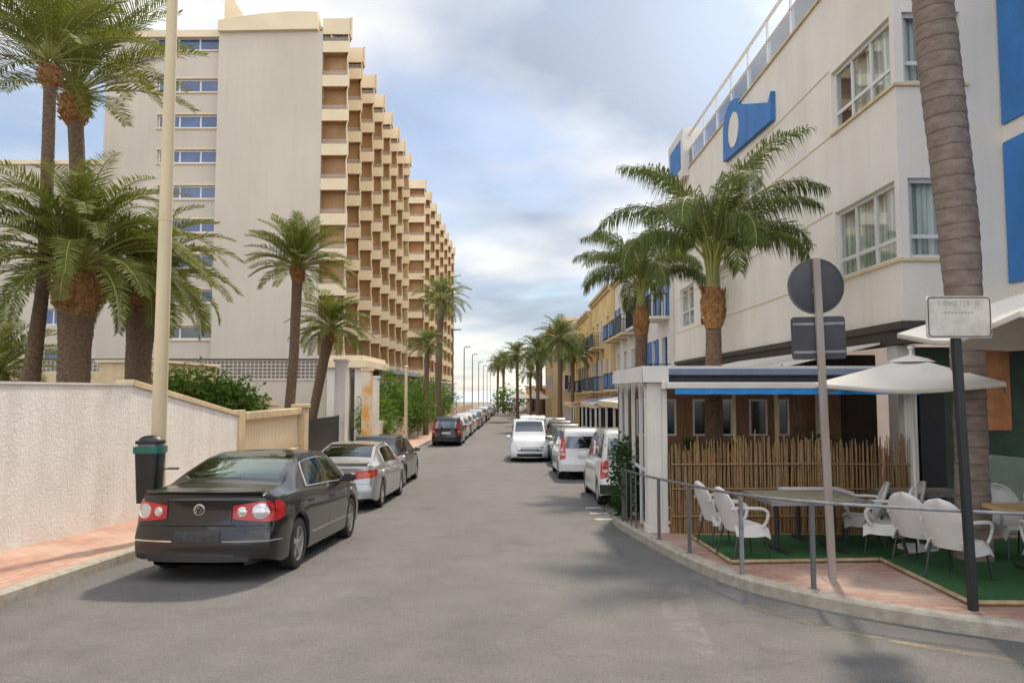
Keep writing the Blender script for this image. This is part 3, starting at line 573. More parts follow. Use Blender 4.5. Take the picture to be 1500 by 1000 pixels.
def balustrade():
    root = empty('balustrade_wall', (-7.1, 19.5, g(19.5)), 'low cream balustrade wall with vertical slots beside the dark gate', 'wall'); z0 = g(19.5)
    b = MB()
    for y0, y1 in ((19.5, 24.6),): b.box(0, -.28, 0, y1 - y0, g(24.6) - z0 - .05, .95)
    b.box(.04, -.32, 0, 5.1, 2.02, 2.22); b.build('wall', 'coping', root, bevel=.015)
    s = MB(); n = 40
    for i in range(n):
        y = .05 + 5.0 * (i + .5) / n; s.tube([(-.14, y, .95), (-.14, y, 1.1), (-.14, y, 1.45), (-.14, y, 1.9), (-.14, y, 2.02)], [.05, .085, .05, .045, .08], 8)
    s.build('balusters', 'hotelcream', root, smooth=50)
balustrade()
def gateway():
    def pillar(y, w, h, mt, label, d=.5):
        b = MB(); z0 = g(y); b.box(-w / 2, w / 2, -d / 2, d / 2, -.1, h - .12); b.box(-w / 2 - .05, w / 2 + .05, -d / 2 - .05, d / 2 + .05, h - .119, h)
        b.box(-w / 2 - .04, w / 2 + .04, -d / 2 - .04, d / 2 + .04, 0, .35); o = b.build('gate_pillar', mt, bevel=.015); o.location = (-7.2, y, z0); tag(o, label, 'pillar', None)
    pillar(24.9, .4, 2.5, 'coping', 'short cream pillar ending the balustrade wall')
    pillar(30.6, .45, 4.35, 'whitewash', 'tall white pillar right of the dark gate'); pillar(36.0, .42, 4.2, 'stained', 'tall pillar stained orange beside the entrance steps', .62); pillar(37.9, .4, 3.9, 'whitewash', 'tall white pillar where the shrub wall begins')
    root = empty('driveway_gate', (-7.2, 25.2, g(27)), 'dark metal slatted driveway gate in the cream wall', 'gate')
    b = MB(); b.box(-.03, .03, 0, .08, 0, 2.0); b.box(-.03, .03, 4.9, 4.98, 0, 2.0); b.build('gate_frame', 'blackmetal', root)
    b = MB()
    for i in range(11): b.box(-.02, .02, .08, 4.9, .10 + i * .172, .264 + i * .172)
    b.build('slats', 'blackmetal', root)
    b = MB()
    for i in range(5): b.box(-7.3 - .35 * (i + 1), -7.3 - .35 * i, 31.0, 35.6, g(33), g(33) + .2 * (i + 1) + PV)
    tag(b.build('entrance_steps', 'coping', bevel=.01), 'cream entrance steps between the tall gate pillars', 'steps')
    root = empty('shrub_wall', (-7.1, 38.1, g(38.1)), 'long pale wall with shrubs growing over it on the left pavement', 'wall'); z0 = g(38.1); b = MB(); ys = list(range(38, 126, 4)); c = MB()
    for y0, y1 in zip(ys, ys[1:]):
        y0 = max(y0, 38.1); a, d = g(y0), g(y1); h = 1.55
        b.add([(0, y0 - 38.1, a - z0), (0, y1 - 38.1, d - z0), (0, y1 - 38.1, d - z0 + h), (0, y0 - 38.1, a - z0 + h), (-.3, y0 - 38.1, a - z0), (-.3, y1 - 38.1, d - z0), (-.3, y1 - 38.1, d - z0 + h), (-.3, y0 - 38.1, a - z0 + h)], [(0, 1, 2, 3), (4, 7, 6, 5), (3, 2, 6, 7)])
        c.box(-.2, .05, y0 - 38.1, y0 - 38.1 + .35, a - z0, a - z0 + h + .08)
    b.build('wall', 'hotelwall', root); c.build('pier', 'coping', root)
gateway()
# low cream building and lattice topped terrace wall behind the garden
def podium():
    root = empty('terrace_wall', (-11, 45, g(45)), 'pale wall with dark lattice screen on top in front of the high hotel', 'wall'); z0 = g(45)
    x0, z1 = at(240, 557, 45); x1, _ = at(478, 557, 45); _, z2 = at(300, 527, 45)
    b = MB(); b.box(-40 + 11, x1 + 11, 0, .4, 0, z1 - z0); b.box(-40 + 11, x1 + 11 + .03, -.06, .46, z1 - z0 + .001, z1 - z0 + .12); b.build('wall', 'hotelwall', root)
    c = MB(); c.box(-40 + 11, x1 + 11, .1, .2, z1 - z0 + .121, z2 - z0); c.build('lattice_screen', 'lattice', root)
    c = MB(); c.box(-29, x1 + 11.02, .05, .25, z2 - z0 + .001, z2 - z0 + .08); c.build('rail', 'darkbrown', root)
    root = empty('low_building', (-14, 27, g(27)), 'low cream outbuilding behind the stout palms', 'building'); z0 = g(27)
    x0, zt = at(145, 531, 27); x1, _ = at(238, 531, 27); xm, _ = at(60, 531, 27); _, zb = at(60, 545, 27)
    b = MB(); b.box(x0 + 14, x1 + 14, 0, 5, 0, zt - z0); b.box(xm + 14 - 4, x0 + 13.99, .3, 5, 0, zb - z0); b.build('wall', 'coping', root, bevel=.02)
    c = MB(); c.box(x0 + 14 - .1, x1 + 14.1, -.1, 5.1, zt - z0 + .001, zt - z0 + .1); c.build('roof', 'hotelcream', root)
    # thatched parasol in the garden
    root = empty('thatched_parasol', (-7.96, 23.5, g(23.5)), 'small thatched parasol roof peeping over the end of the white wall', 'parasol')
    x, z = at(388, 579, 23.5); b = MB(); b.lathe([(.47, z - .36 - g(23.5)), (.46, z - .31 - g(23.5)), (.2, z - .12 - g(23.5)), (.02, z - g(23.5))], (0, 0, 0), 18); b.build('roof', 'thatch', root)
    b = MB(); b.tube([(0, 0, 0), (0, 0, z - g(23.5) - .2)], .04, 8); b.build('pole', 'bark', root)
podium()

# ------------------------------------------------------------ left: the high hotel
def hotel():
    y0 = 60.0; z0 = g(60) - .5; root = empty('hotel_tower', (-25, y0, 0), 'ten storey cream hotel with stepped brown balconies and a blank side wall', 'building'); ox = 25
    ZT = 33.0
    xl = -34.4; xm = -24.8; xr = -16.1
    holes = []; wins = []
    rows = [58, 120, 173, 225, 278, 328, 380, 432, 486]
    for i, py in enumerate(rows):
        hx = 1 if i == 0 else 0
        xa, zc = at(224 if i else 222, py, y0); xb, _ = at(320, py, y0); h = 1.15
        holes.append((xa - xl, xb - .1 - xl, zc - h / 2 - z0, zc + h / 2 - z0)); wins.append((xa, zc - h / 2, xb - .1 - xa, h))
    b = MB(); grid_wall(b, (xl + ox, .8, z0), (1, 0, 0), (0, 0, 1), (0, -1, 0), (0, xm - xl), (0, 31.9 - z0), holes, .35)
    b.box(xm + ox, xr + ox, 0, .3, z0, ZT - .9); b.add([(xm + ox, 0, z0), (xm + ox, .8, z0), (xm + ox, .8, ZT - .9), (xm + ox, 0, ZT - .9)], [(0, 1, 2, 3)])
    b.box(xl + ox, xm + ox - .01, 1.3, 38, z0, 31.8); b.box(xm + ox + .001, xr + ox, .301, 38, z0, ZT - .91); b.box(xl + ox - .25, xl + ox - .001, .82, 38, z0, 31.85)
    b.build('wall', 'hotelwall', root)
    for i, (x, z, w, h) in enumerate(wins):
        n = 3; window(root, (x + ox, .8, z), (1, 0, 0), (0, 0, 1), (0, -1, 0), w, h, .22, 'windowblue' if i < 8 else 'darkglass', 'frame', [w * .34, w * .67], (), .14)
        s = MB(); s.box(x + ox - .1, x + ox + w + .1, .68, .82, z - .1, z - .002); s.box(x + ox - .08, x + ox + w + .08, .72, .82, z + h + .002, z + h + .1); s.build('sill', 'hotelcream', root)
    # round window low on the side wall
    x, z = at(305, 432, y0 + .79)
    # roof edge with its curved thick band
    c = MB(); pts = []
    for i in range(17):
        t = i / 16; pts.append((xm + (xr - .4 - xm) * t, ZT + .05 + .75 * math.sin(t * PI * .62) - .15))
    poly = [(p[0] + ox, p[1]) for p in pts] + [(xr - .4 + ox, ZT - .85), (xm + ox, ZT - 1.0)]
    c.prism(poly, 1, -.35, 1.0); c.box(xl + ox - .2, xm + ox - .001, .5, 1.4, 31.901, 32.5); c.box(xl + ox, xm + ox - .1, 1.401, 38, 31.801, 32.2); c.box(xm + ox, xr + ox, 1.001, 38, ZT - .9, ZT)
    c.build('cornice', 'hotelcream', root)
    c = MB(); x, z = at(322, 22, 62); x2, _ = at(362, 22, 62); c.add([(x + ox, 3, ZT), (x + ox, 3, ZT + 4), (x + ox + .8, 3, ZT + 3.6), (x2 + ox + .6, 3, ZT), (x + ox, 12, ZT), (x + ox, 12, ZT + 4), (x + ox + .8, 12, ZT + 3.6), (x2 + ox + .6, 12, ZT)], [(0, 3, 2, 1), (4, 5, 6, 7), (1, 2, 6, 5), (2, 3, 7, 6), (0, 1, 5, 4)]); c.build('rooftop_stair', 'hotelcream', root)
    wing(root, ox, -y0, [60, 65.3, 71.0, 76.0, 81, 85.7, 90.4, 95.4], 98, -13.95, -16.1, ZT, 10, 4.35, 2.92)
    # ground floor canopy and white shopfront along the street side
    c = MB(); c.box(-16 + ox, -12.7 + ox, .5, 38, 3.95, 4.2); c.box(-12.75 + ox, -12.6 + ox, .4, 38, 3.85, 4.26); c.build('canopy', 'slate', root)
    hs = [(2, 4.2, 0.6, 3.0), (6, 9, 1.2, 3.0), (11, 14, .4, 3.1), (16.5, 19, 1.2, 3.0), (22, 25, .4, 3.1), (28, 31, 1.2, 3)]
    c = MB(); grid_wall(c, (-14.2 + ox, .5, z0), (0, 1, 0), (0, 0, 1), (1, 0, 0), (0, 37), (0, 3.95 - z0), [(a, b_, c_ - z0 - .9, d - z0 - .3) for a, b_, c_, d in hs], .3); c.box(-16.09 + ox, -14.2 + ox, .45, .75, z0, 3.94); c.build('ground_floor', 'whitewash', root)
    for a, b_, c_, d in hs: window(root, (-14.2 + ox, .5 + a, c_ - .9), (0, 1, 0), (0, 0, 1), (1, 0, 0), b_ - a, d - c_ + .6, .2, 'darkglass', 'frame', [(b_ - a) / 2], (), .1)
def wing(root, ox, oy, ys, yend, xo, xi, zt, nf, zf, fh):
    ys2 = ys + [yend]
    wl = MB()
    for i, y in enumerate(ys):
        y2 = ys2[i + 1]; fin = MB(); a = Vector((xo + ox, y + oy)); d = Vector((xi + ox + .02, y2 + oy - .02)); t = (d - a).normalized(); n = Vector((t.y, -t.x)) * .14
        # fin: solid angled wall, thick at its outer edge, bulging at parapet level
        rows = []
        zs = [zf - .2]
        for k in range(nf):
            z = zf + fh * k; rows += [(z - .34, .12), (z + .62, .12), (z + 1.1, .05), (z + fh - .7, 0.0)]
        rows = [(zf - .9, .1)] + rows + [(zt - 1.6, .3), (zt + .25, .30)]
        vs = []
        for z, e in rows:
            p = a - t * e * .5 + Vector((e, 0)); vs += [(p.x - .08, p.y, z), (p.x, p.y, z), (d.x, d.y, z), (a.x - .08, a.y + .25, z)]
        fin.add(vs, [(r * 4 + j, r * 4 + (j + 1) % 4, r * 4 + 4 + (j + 1) % 4, r * 4 + 4 + j) for r in range(len(rows) - 1) for j in range(4)] + [(len(rows) * 4 - 4, len(rows) * 4 - 3, len(rows) * 4 - 2, len(rows) * 4 - 1)])
        fin.build('fin_wall', 'hotelcream', root)
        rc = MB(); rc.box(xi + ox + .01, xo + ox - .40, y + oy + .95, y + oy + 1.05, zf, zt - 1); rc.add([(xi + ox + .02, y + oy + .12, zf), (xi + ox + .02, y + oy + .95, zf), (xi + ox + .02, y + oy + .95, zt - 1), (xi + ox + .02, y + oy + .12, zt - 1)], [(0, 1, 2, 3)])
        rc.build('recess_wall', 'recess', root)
        tb = MB(); tb.box(xi + ox, xo + ox + .12, y + oy - .02, y + oy + .2, zt - 1.15, zt + .2); tb.add([(xi + ox, y + oy + .2, zt + .1), (xo + ox, y + oy + .2, zt + .1), (xi + ox, y2 + oy, zt + .1)], [(0, 1, 2)]); tb.build('parapet', 'hotelcream', root)
        if i == 0:
            bal = MB(); bal.box(.02, xo - xi + .08, -.04, .14, -.34, .62); bal.box(.02, xo - xi - .42, .141, .94, -.2, -.02); o = bal.build('balcony', 'hotelcream', root); o.location = (xi + ox, y + oy, zf)
            rl = MB()
            for q in range(3): rl.box(.05, xo - xi + .02, .0, .05, .70 + q * .12, .725 + q * .12)
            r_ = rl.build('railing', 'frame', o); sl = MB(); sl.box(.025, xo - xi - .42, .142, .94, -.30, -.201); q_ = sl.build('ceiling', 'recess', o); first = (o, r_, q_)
        for k in range(nf):
            if i == 0 and k == 0: continue
            c = first[0].copy(); COL.objects.link(c); c.parent = root; c.location = (xi + ox, y + oy, zf + fh * k)
            r_ = first[2].copy(); COL.objects.link(r_); r_.parent = c
            if y < 66 or True: r_ = first[1].copy(); COL.objects.link(r_); r_.parent = c
hotel()
def hotel2():
    y0 = 112.0; root = empty('hotel_wing', (-20, y0, 0), 'farther ten storey hotel wing with cream sawtooth balconies', 'building'); ox = 20; z0 = g(y0) - .5; ZT = 34.3
    b = MB(); b.box(-30 + ox, -16.4 + ox, 0, 62, z0, ZT); b.build('wall', 'hotelcream', root)
    wing(root, ox, -y0, [112, 119, 126.5, 134, 142, 150, 158, 166], 173, -13.9, -16.4, ZT, 10, 4.6, 2.95)
    c = MB(); c.box(-16.3 + ox, -13.2 + ox, 1, 60, 3.6, 3.85); c.box(-14.5 + ox, -14.2 + ox, 1, 60, z0, 3.59); c.build('ground_floor', 'whitewash', root)
hotel2()
def annex():
    root = empty('hotel_annex', (-48, 60, 0), 'lower pale building behind the palms at the far left', 'building'); z0 = g(60) - .5; zt = at(50, 236, 60)[1]; ox = 48
    wl = [(62, 92, 452, 476), (104, 136, 452, 476)]; hs = []
    for a, c, d, e in wl: hs.append((at(a, d, 61)[0] + 70, at(c, d, 61)[0] + 70, at(a, e, 61)[1] - z0, at(a, d, 61)[1] - z0))
    a = at(62, 510, 61); c = at(134, 529, 61); hs.append((a[0] + 70, c[0] + 70, c[1] - z0, a[1] - z0))
    b = MB(); grid_wall(b, (-70 + ox, 1, z0), (1, 0, 0), (0, 0, 1), (0, -1, 0), (0, 35.34), (0, zt - z0), hs, .4); b.box(-70 + ox, -34.66 + ox, 1.5, 30, z0, zt - .01); b.build('wall', 'hotelwall', root)
    c = MB(); c.box(-70 + ox, -34.5 + ox, .8, 1.49, zt + .001, zt + .35); c.build('parapet', 'hotelcream', root)
    for h in hs: window(root, (-70 + ox + h[0], 1, z0 + h[2]), (1, 0, 0), (0, 0, 1), (0, -1, 0), h[1] - h[0], h[3] - h[2], .25, 'windowblue', 'frame', [(h[1] - h[0]) / 2], (), .12)
annex()
def portico():
    """white columned entrance pavilion between garden and hotel"""
    y0 = 41.5; root = empty('entrance_pavilion', (-10.5, y0, g(y0)), 'cream entrance pavilion with white columns and curtains beyond the dark gate', 'building'); z0 = g(y0)
    xa, zt = at(478, 527, y0); xb, _ = at(531, 527, y0); xa += 10.5; xb += 10.5; zt -= z0
    b = MB(); b.box(xa - .2, xb + .3, -.3, 7, zt - .45, zt); b.box(xa, xb + .1, -.1, 6.8, zt + .001, zt + .25); b.build('roof', 'hotelcream', root, bevel=.03)
    for x, w in ((xa + .05, .5), (xa + 1.05, .26), (xb - .42, .42)):
        for yy in (0, 6.2): c = MB(); c.box(x, x + w, yy, yy + .4, 0, zt - .451); c.box(x - .04, x + w + .04, yy - .04, yy + .44, 0, .4); c.build('column', 'whitewash', root)
    c = MB(); n = 40; vs = []
    for i in range(n + 1):
        for z in (.1, zt - .46): vs.append((xa + .56 + (xb - xa - 1.0) * .42 * i / n, .5 + .08 * math.sin(i * 1.3), z))
    c.add(vs, [(2 * i, 2 * i + 2, 2 * i + 3, 2 * i + 1) for i in range(n)]); c.build('curtain', 'curtain', root)
    c = MB(); c.box(xa + .2, xb, 5.0, 5.1, 0, zt - .46); c.build('glass_front', 'darkglass', root)
portico()

# ------------------------------------------------------------ right: white hotel on the corner
def right_hotel():
    X = 7.1; Y = 13.5; root = empty('corner_hotel', (X, Y, g(Y)), 'white three storey corner hotel with corner windows and blue panels', 'building'); oz = g(Y)
    zt = 11.15; zb = 3.38; yend = 32.6
    def Z(z): return z - oz
    W1 = dict(z0=4.53, z1=6.03); W2 = dict(z0=7.83, z1=9.2)
    # street face, u runs away from the camera
    hs = [(.16, 2.75, W1['z0'], W1['z1']), (.16, 2.75, W2['z0'], W2['z1']), (7.4, 10.3, W2['z0'] + .1, W2['z1'] - .1), (11.0, 13.9, 4.75, 6.4), (15.5, 18, W2['z0'], W2['z1']), (15.8, 18.2, 4.75, 6.4)]
    b = MB(); grid_wall(b, (0, 0, Z(zb)), (0, 1, 0), (0, 0, 1), (-1, 0, 0), (0, yend - Y), (0, zt - zb), [(a, c, d - zb, e - zb) for a, c, d, e in hs], .32)
    # end face toward the camera
    he = [(.16, 1.25, W1['z0'] - zb, W1['z1'] - zb), (.16, 1.25, W2['z0'] - zb, W2['z1'] - zb)]
    grid_wall(b, (0, 0, Z(zb)), (1, 0, 0), (0, 0, 1), (0, -1, 0), (0, 1.95), (0, zt - zb), he, .32)
    # wall returning toward the camera with the blue panels
    b.box(1.95, 2.25, -12, 0, Z(zb), Z(zt + .4)); b.box(2.26, 14, -12, -11.7, Z(zb), Z(zt + .4)); b.box(0.03, 12, .9, yend - Y - .02, Z(zt) - .25, Z(zt) - .01)
    b.box(.9, 12, .9, 1.0, Z(zb), Z(zt) - .26); b.box(0, 12, yend - Y - .01, yend - Y + .25, oz - oz, Z(zt)); b.box(.02, 1.94, .02, 19, Z(zb) - .02, Z(zb) - .001)
    b.box(1.4, 1.5, 1.0, 19, Z(zb), Z(zt) - .26); b.box(2.0, 2.24, .001, 1.2, Z(zb), Z(zt))
    b.build('wall', 'whitehotel', root)
    for i, (a, c, d, e) in enumerate(hs):
        w = c - a; tr = [.42] if i < 2 else [(e - d) * .4]
        window(root, (0, a, Z(d)), (0, 1, 0), (0, 0, 1), (-1, 0, 0), w, e - d, .13, 'paneglass', 'frame', [w * .36, w * .68] if i < 2 else [w / 2], tr, .075, curtain=True, dark=(w * .70, w * .94) if i == 1 else None)
    for (a, c, d, e) in he: window(root, (a, 0, Z(d + zb)), (1, 0, 0), (0, 0, 1), (0, -1, 0), c - a, e - d, .13, 'paneglass', 'frame', (), [.42], .075, curtain=True)
    s = MB()
    for z in (W1['z0'], W2['z0']):
        s.box(-.05, .0, -.05, 2.8, Z(z) - .06, Z(z) - .002); s.box(.001, 1.35, -.05, 0, Z(z) - .06, Z(z) - .002)
    for z in (W2['z0'] - .03, W1['z1'] + .05, 9.3, 4.6): s.box(-.012, 0, 2.85, yend - Y, Z(z) - .018, Z(z) + .012)
    s.build('string_course', 'coping', root)
    p = MB()
    for z0, z1 in ((4.05, 6.66), (7.0, 9.9), (10.2, 11.4)): p.box(1.90, 1.949, -11.9, -.07, Z(z0), Z(z1))
    p.build('blue_panel', 'blue', root)
    # roof terrace rail with glass
    r_ = MB(); zr = Z(zt)
    for i in range(10):
        y = 1.5 + i * 1.75; r_.box(-.02, .04, y, y + .05, zr, zr + 1.35)
        r_.box(.0, .9, y, y + .045, zr + .72, zr + .77)
        r_.box(.86, .92, y, y + .05, zr, zr + 1.35)
    r_.box(-.03, .05, 1.5, 17.4, zr + 1.351, zr + 1.41); r_.box(.85, .93, 1.5, 17.4, zr + 1.351, zr + 1.41); r_.box(-.02, .04, 1.5, 17.4, zr + .73, zr + .78)
    ro = r_.build('roof_railing', 'frame', root); p = MB()
    for i in range(9): y = 1.58 + i * 1.75; p.box(.005, .02, y, y + 1.62, zr + .06, zr + .70)
    p.build('glass_panels', 'railglass', ro)
    c = MB(); c.box(-.06, .2, 0, yend - Y, zr - .0, zr + .05); c.build('cornice', 'coping', root)
    # blue board with a pale oval
    q = MB(); poly = [(6.25, 9.45), (6.22, 10.25), (6.45, 10.02), (9.2, 11.05), (9.45, 11.35), (10.0, 11.45), (10.6, 11.2), (10.8, 10.8), (10.85, 9.72)]
    q.prism([(a, Z(z)) for a, z in poly], 0, -.14, -.005); bo = q.build('blue_board', 'blue', root)
    q = MB(); n = 28; vs = [(-.165, 9.6 + .52 * math.cos(2 * PI * i / n), Z(10.38) + .55 * math.sin(2 * PI * i / n)) for i in range(n)]; vs2 = [(-.141, v[1], v[2]) for v in vs]; q.add(vs + vs2, [tuple(range(n))] + [(i, (i + 1) % n, n + (i + 1) % n, n + i) for i in range(n)]); q.build('oval_emblem', 'whitehotel', bo)
    # stair tower at the far end of the roof
    q = MB(); q.box(-.25, 4, 16.2, 19, zr - .3, zr + 1.7); q.build('roof_tower', 'whitewash', root); q = MB(); q.box(-.27, -.251, 16.6, 18.6, zr + .1, zr + 1.3); q.build('blue_panel', 'blue', root)
    # ground floor: dark soffit moulding and recessed dark shopfront
    q = MB(); q.box(-.12, 0.3, -.12, 19, Z(zb) - .16, Z(zb) - .021); q.box(-.04, .3, -.04, 19, Z(zb) - .42, Z(zb) - .161); q.box(.3, 14, -.1, .2, Z(zb) - .42, Z(zb) - .021); q.build('dark_moulding', 'darkbrown', root)
    q = MB(); q.box(.6, .75, 4.2, 19, 0, Z(zb) - .43); q.box(.76, 1.5, 4.2, 4.4, 0, Z(zb) - .43); q.build('shopfront', 'darkbrown', root)
    q = MB()
    for y in (.4, 6.0, 12, 18): q = MB(); q.box(.05, .4, y, y + .35, 0, Z(zb) - .43); q.build('column', 'whitewash', root)
    q = MB(); q.box(.45, 14, 1.0, 1.15, 0, Z(zb) - .43); q.build('restaurant_front', 'darkgreen', root)
    x0, z1 = at(1441, 505, 14.4); x1, _ = at(1477, 505, 14.4); _, z2 = at(1441, 630, 14.4); q = MB(); q.box(x0 - X, x1 - X, .9, .98, Z(z2), Z(z1)); q.build('orange_panel', 'orangepanel', root)
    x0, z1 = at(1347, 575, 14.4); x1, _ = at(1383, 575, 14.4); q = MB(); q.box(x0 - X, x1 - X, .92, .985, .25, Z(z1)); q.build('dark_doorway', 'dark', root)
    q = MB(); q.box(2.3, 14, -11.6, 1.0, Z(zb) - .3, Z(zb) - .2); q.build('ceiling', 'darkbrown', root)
    return root
right_hotel()
# canopy of pale canvas sloping from the facade
def facade_canopy():
    root = empty('facade_canopy', (7.0, 14.2, g(14)), 'pale sloping canvas canopy between the hotel and the terrace roof', 'canopy'); b = MB(); z = g(14)
    b.add([(0, 0, 3.02 - z), (0, 9.0, 3.02 - z), (-1.9, 9.0, 2.62 - z), (-1.9, 0, 2.62 - z), (0, 0, 2.98 - z), (0, 9.0, 2.98 - z), (-1.9, 9.0, 2.54 - z), (-1.9, 0, 2.54 - z)], [(0, 1, 2, 3), (4, 7, 6, 5), (0, 3, 7, 4), (2, 1, 5, 6), (3, 2, 6, 7)]); b.build('canvas', 'canvas', root)
    b = MB(); b.tube([(-1.9, 0, 2.58 - z), (-1.9, 9, 2.58 - z)], .03, 6)
    for y in (.3, 4.5, 8.7): b.tube([(.55, y, 0 if False else 2.5 - z), (-1.9, y, 2.58 - z)], .025, 6)
    b.build('arm', 'frame', root)
facade_canopy()
def townhouse(y0, y1, X, zt, col, label, seed, nwin, balc='blackmetal', roof='coping', shut='shutter', front=True):
    """row house seen along the street: floors of tall windows, balconies, ground floor opening"""
    rnd = random.Random(seed); z0 = g((y0 + y1) / 2); root = empty('town_house', (X, y0, z0), label, 'building', 'houses along the right side of the street'); W = y1 - y0; floors = [(3.45, 5.6), (6.6, 8.5)]; hs = []; wn_ = []
    for f, (a, c) in enumerate(floors):
        if c > zt - z0 - .3: continue
        for i in range(nwin):
            u = W * (i + .5) / nwin; w = min(1.3, W / nwin * .5); hs.append((u - w / 2, u + w / 2, a - .1, c)); wn_.append((f, u, w, a - .1, c))
    gh = [(W * (i + .5) / nwin - W / nwin * .36, W * (i + .5) / nwin + W / nwin * .36, .1, 2.5) for i in range(nwin)]
    b = MB(); grid_wall(b, (0, 0, 0), (0, 1, 0), (0, 0, 1), (-1, 0, 0), (0, W), (0, zt - z0), hs + gh, .35); b.box(.4, 10, .02, W - .02, 0, zt - z0 - .01)
    b.box(-.0, .4, 0, .02, 0, zt - z0) ; b.build('wall', col, root)
    c = MB(); c.box(-.28, .35, -.05, W + .05, zt - z0 + .001, zt - z0 + .22); c.box(-.14, .0, 0, W, zt - z0 - .2, zt - z0); c.build('cornice', roof, root); c = MB(); c.box(-.08, -.001, 0, W, 2.85, 3.05); c.build('string_course', roof, root)
    for (u0, u1, a, c_) in gh: window(root, (0, u0, a), (0, 1, 0), (0, 0, 1), (-1, 0, 0), u1 - u0, c_ - a, .25, 'darkglass', 'darkbrown', [(u1 - u0) / 2], (), .08)
    for f, u, w, a, c_ in wn_:
        wi = window(root, (0, u - w / 2, a), (0, 1, 0), (0, 0, 1), (-1, 0, 0), w, c_ - a, .2, 'darkglass', shut if rnd.random() < .5 else 'frame', [w / 2], [(c_ - a) * .7], .08)
        if rnd.random() < .5:
            for sg in (-1, 1): s = MB(); uu = u + sg * (w / 2 + .28); s.box(-.07, -.002, uu - .25, uu + .25, a, c_); s.build('shutter', shut, wi)
        if rnd.random() < .75 or f == 0:
            q = MB(); bw = w + 1.1; q.box(-.85, -.001, u - bw / 2, u + bw / 2, a - .14, a - .02); n = int(bw / .14)
            bo = q.build('balcony', roof, root); q = MB()
            for i in range(n + 1): yy = u - bw / 2 + bw * i / n; q.box(-.84, -.82, yy - .01, yy + .01, a - .02, a + .95)
            for i in range(6):
                for yy in (u - bw / 2, u + bw / 2): q.box(-.84 + i * .14, -.82 + i * .14, yy - .01, yy + .01, a - .02, a + .95)
            q.box(-.86, -.80, u - bw / 2 - .02, u + bw / 2 + .02, a + .95, a + .99)
            for yy in (u - bw / 2, u + bw / 2): q.box(-.80, -.01, yy - .02, yy + .02, a + .951, a + .985)
            q.build('railing', balc, bo)
            if rnd.random() < .35: q = MB(); q.box(-.88, -.845, u - bw * .3, u + bw * .3, a + .1, a + .85); q.build('blue_cloth', 'shutter', bo)
    return root
townhouse(32.9, 40.5, 6.9, 8.6, 'whitewash', 'white town house with blue shutters and dark balconies next to the corner hotel', 1, 3, 'blackmetal', 'whitewash')
townhouse(40.6, 49.5, 6.7, 9.2, 'whitewash', 'white town house with blue doors between the first white house and the yellow one', 2, 3, 'polegrey', 'coping')
townhouse(49.6, 62, 6.4, 9.1, 'yellow', 'yellow town house with cream cornice and blue balcony cloth', 4, 4, 'polegrey', shut='frame')
townhouse(62.1, 76, 6.2, 8.6, 'yellow', 'second yellow town house behind the fullest far palm', 7, 4, 'blackmetal', shut='polegrey')
# tan house with cornice and a slate slope
def tanhouse():
    root = empty('tan_house', (4.3, 84, g(84)), 'tan flat roofed house with heavy cornice stepping toward the street', 'building'); b = MB(); b.box(0, 9, 0, 22, 0, 10.6); b.build('wall', 'tan', root); c = MB(); c.box(-.5, 9.4, -.5, 22.4, 10.601, 11.0); c.box(.8, 8, 1.5, 20, 11.001, 12); c.build('cornice', 'coping', root)
    for z in (3.6, 7.0):
        for x in (1.2, 3.8): window(root, (x, 0, z), (1, 0, 0), (0, 0, 1), (0, -1, 0), 1.2, 1.8, -.03, 'darkglass', 'frame', [.6], (), .1)
        for y in (2, 6, 10, 14, 18): window(root, (0, y, z), (0, 1, 0), (0, 0, 1), (-1, 0, 0), 1.4, 1.9, -.03, 'darkglass', 'frame', [.7], (), .1)
    b = MB(); b.add([(1.9, -8.1, 9.4), (6, -8.1, 11.4), (6, -.6, 11.4), (1.9, -.6, 9.4), (1.9, -8.1, 9.2), (6, -8.1, 9.2), (6, -.6, 9.2), (1.9, -.6, 9.2)], [(0, 1, 2, 3), (0, 4, 5, 1), (3, 2, 6, 7), (0, 3, 7, 4), (1, 5, 6, 2)]); b.build('sloping_roof', 'slate', root); b = MB(); b.box(1.95, 6, -7.9, -.6, 0, 9.19); b.build('side_block', 'yellow', root)
tanhouse()
def lowshop(x, y, w, d, h, mt, label):
    root = empty('low_shop', (x, y, g(y)), label, 'shop', 'low shops at the far end of the right side'); b = MB(); b.box(0, w, 0, d, 0, h); b.build('wall', mt, root); c = MB(); c.box(-.25, w, -.3, d + .2, h + .001, h + .25); c.build('roof', 'coping', root)
    c = MB(); n = 3
    for i in range(n): c.box(.4 + i * (w - .6) / n, .4 + (i + .7) * (w - .6) / n, -.04, -.001, .2, h * .72)
    for i in range(5): c.box(-.04, -.001, .5 + i * (d - .6) / 5, .5 + (i + .7) * (d - .6) / 5, .2, h * .72)
    c.build('shop_window', 'darkglass', root)
lowshop(3.1, 108, 8, 14, 3.9, 'brickred', 'red brown low shop beyond the tan house'); lowshop(2.0, 124, 8, 16, 4.3, 'yellow', 'yellow low shop behind the end palms'); lowshop(2.6, 142, 8, 18, 3.4, 'pink', 'pinkish low shop farthest along the right side')

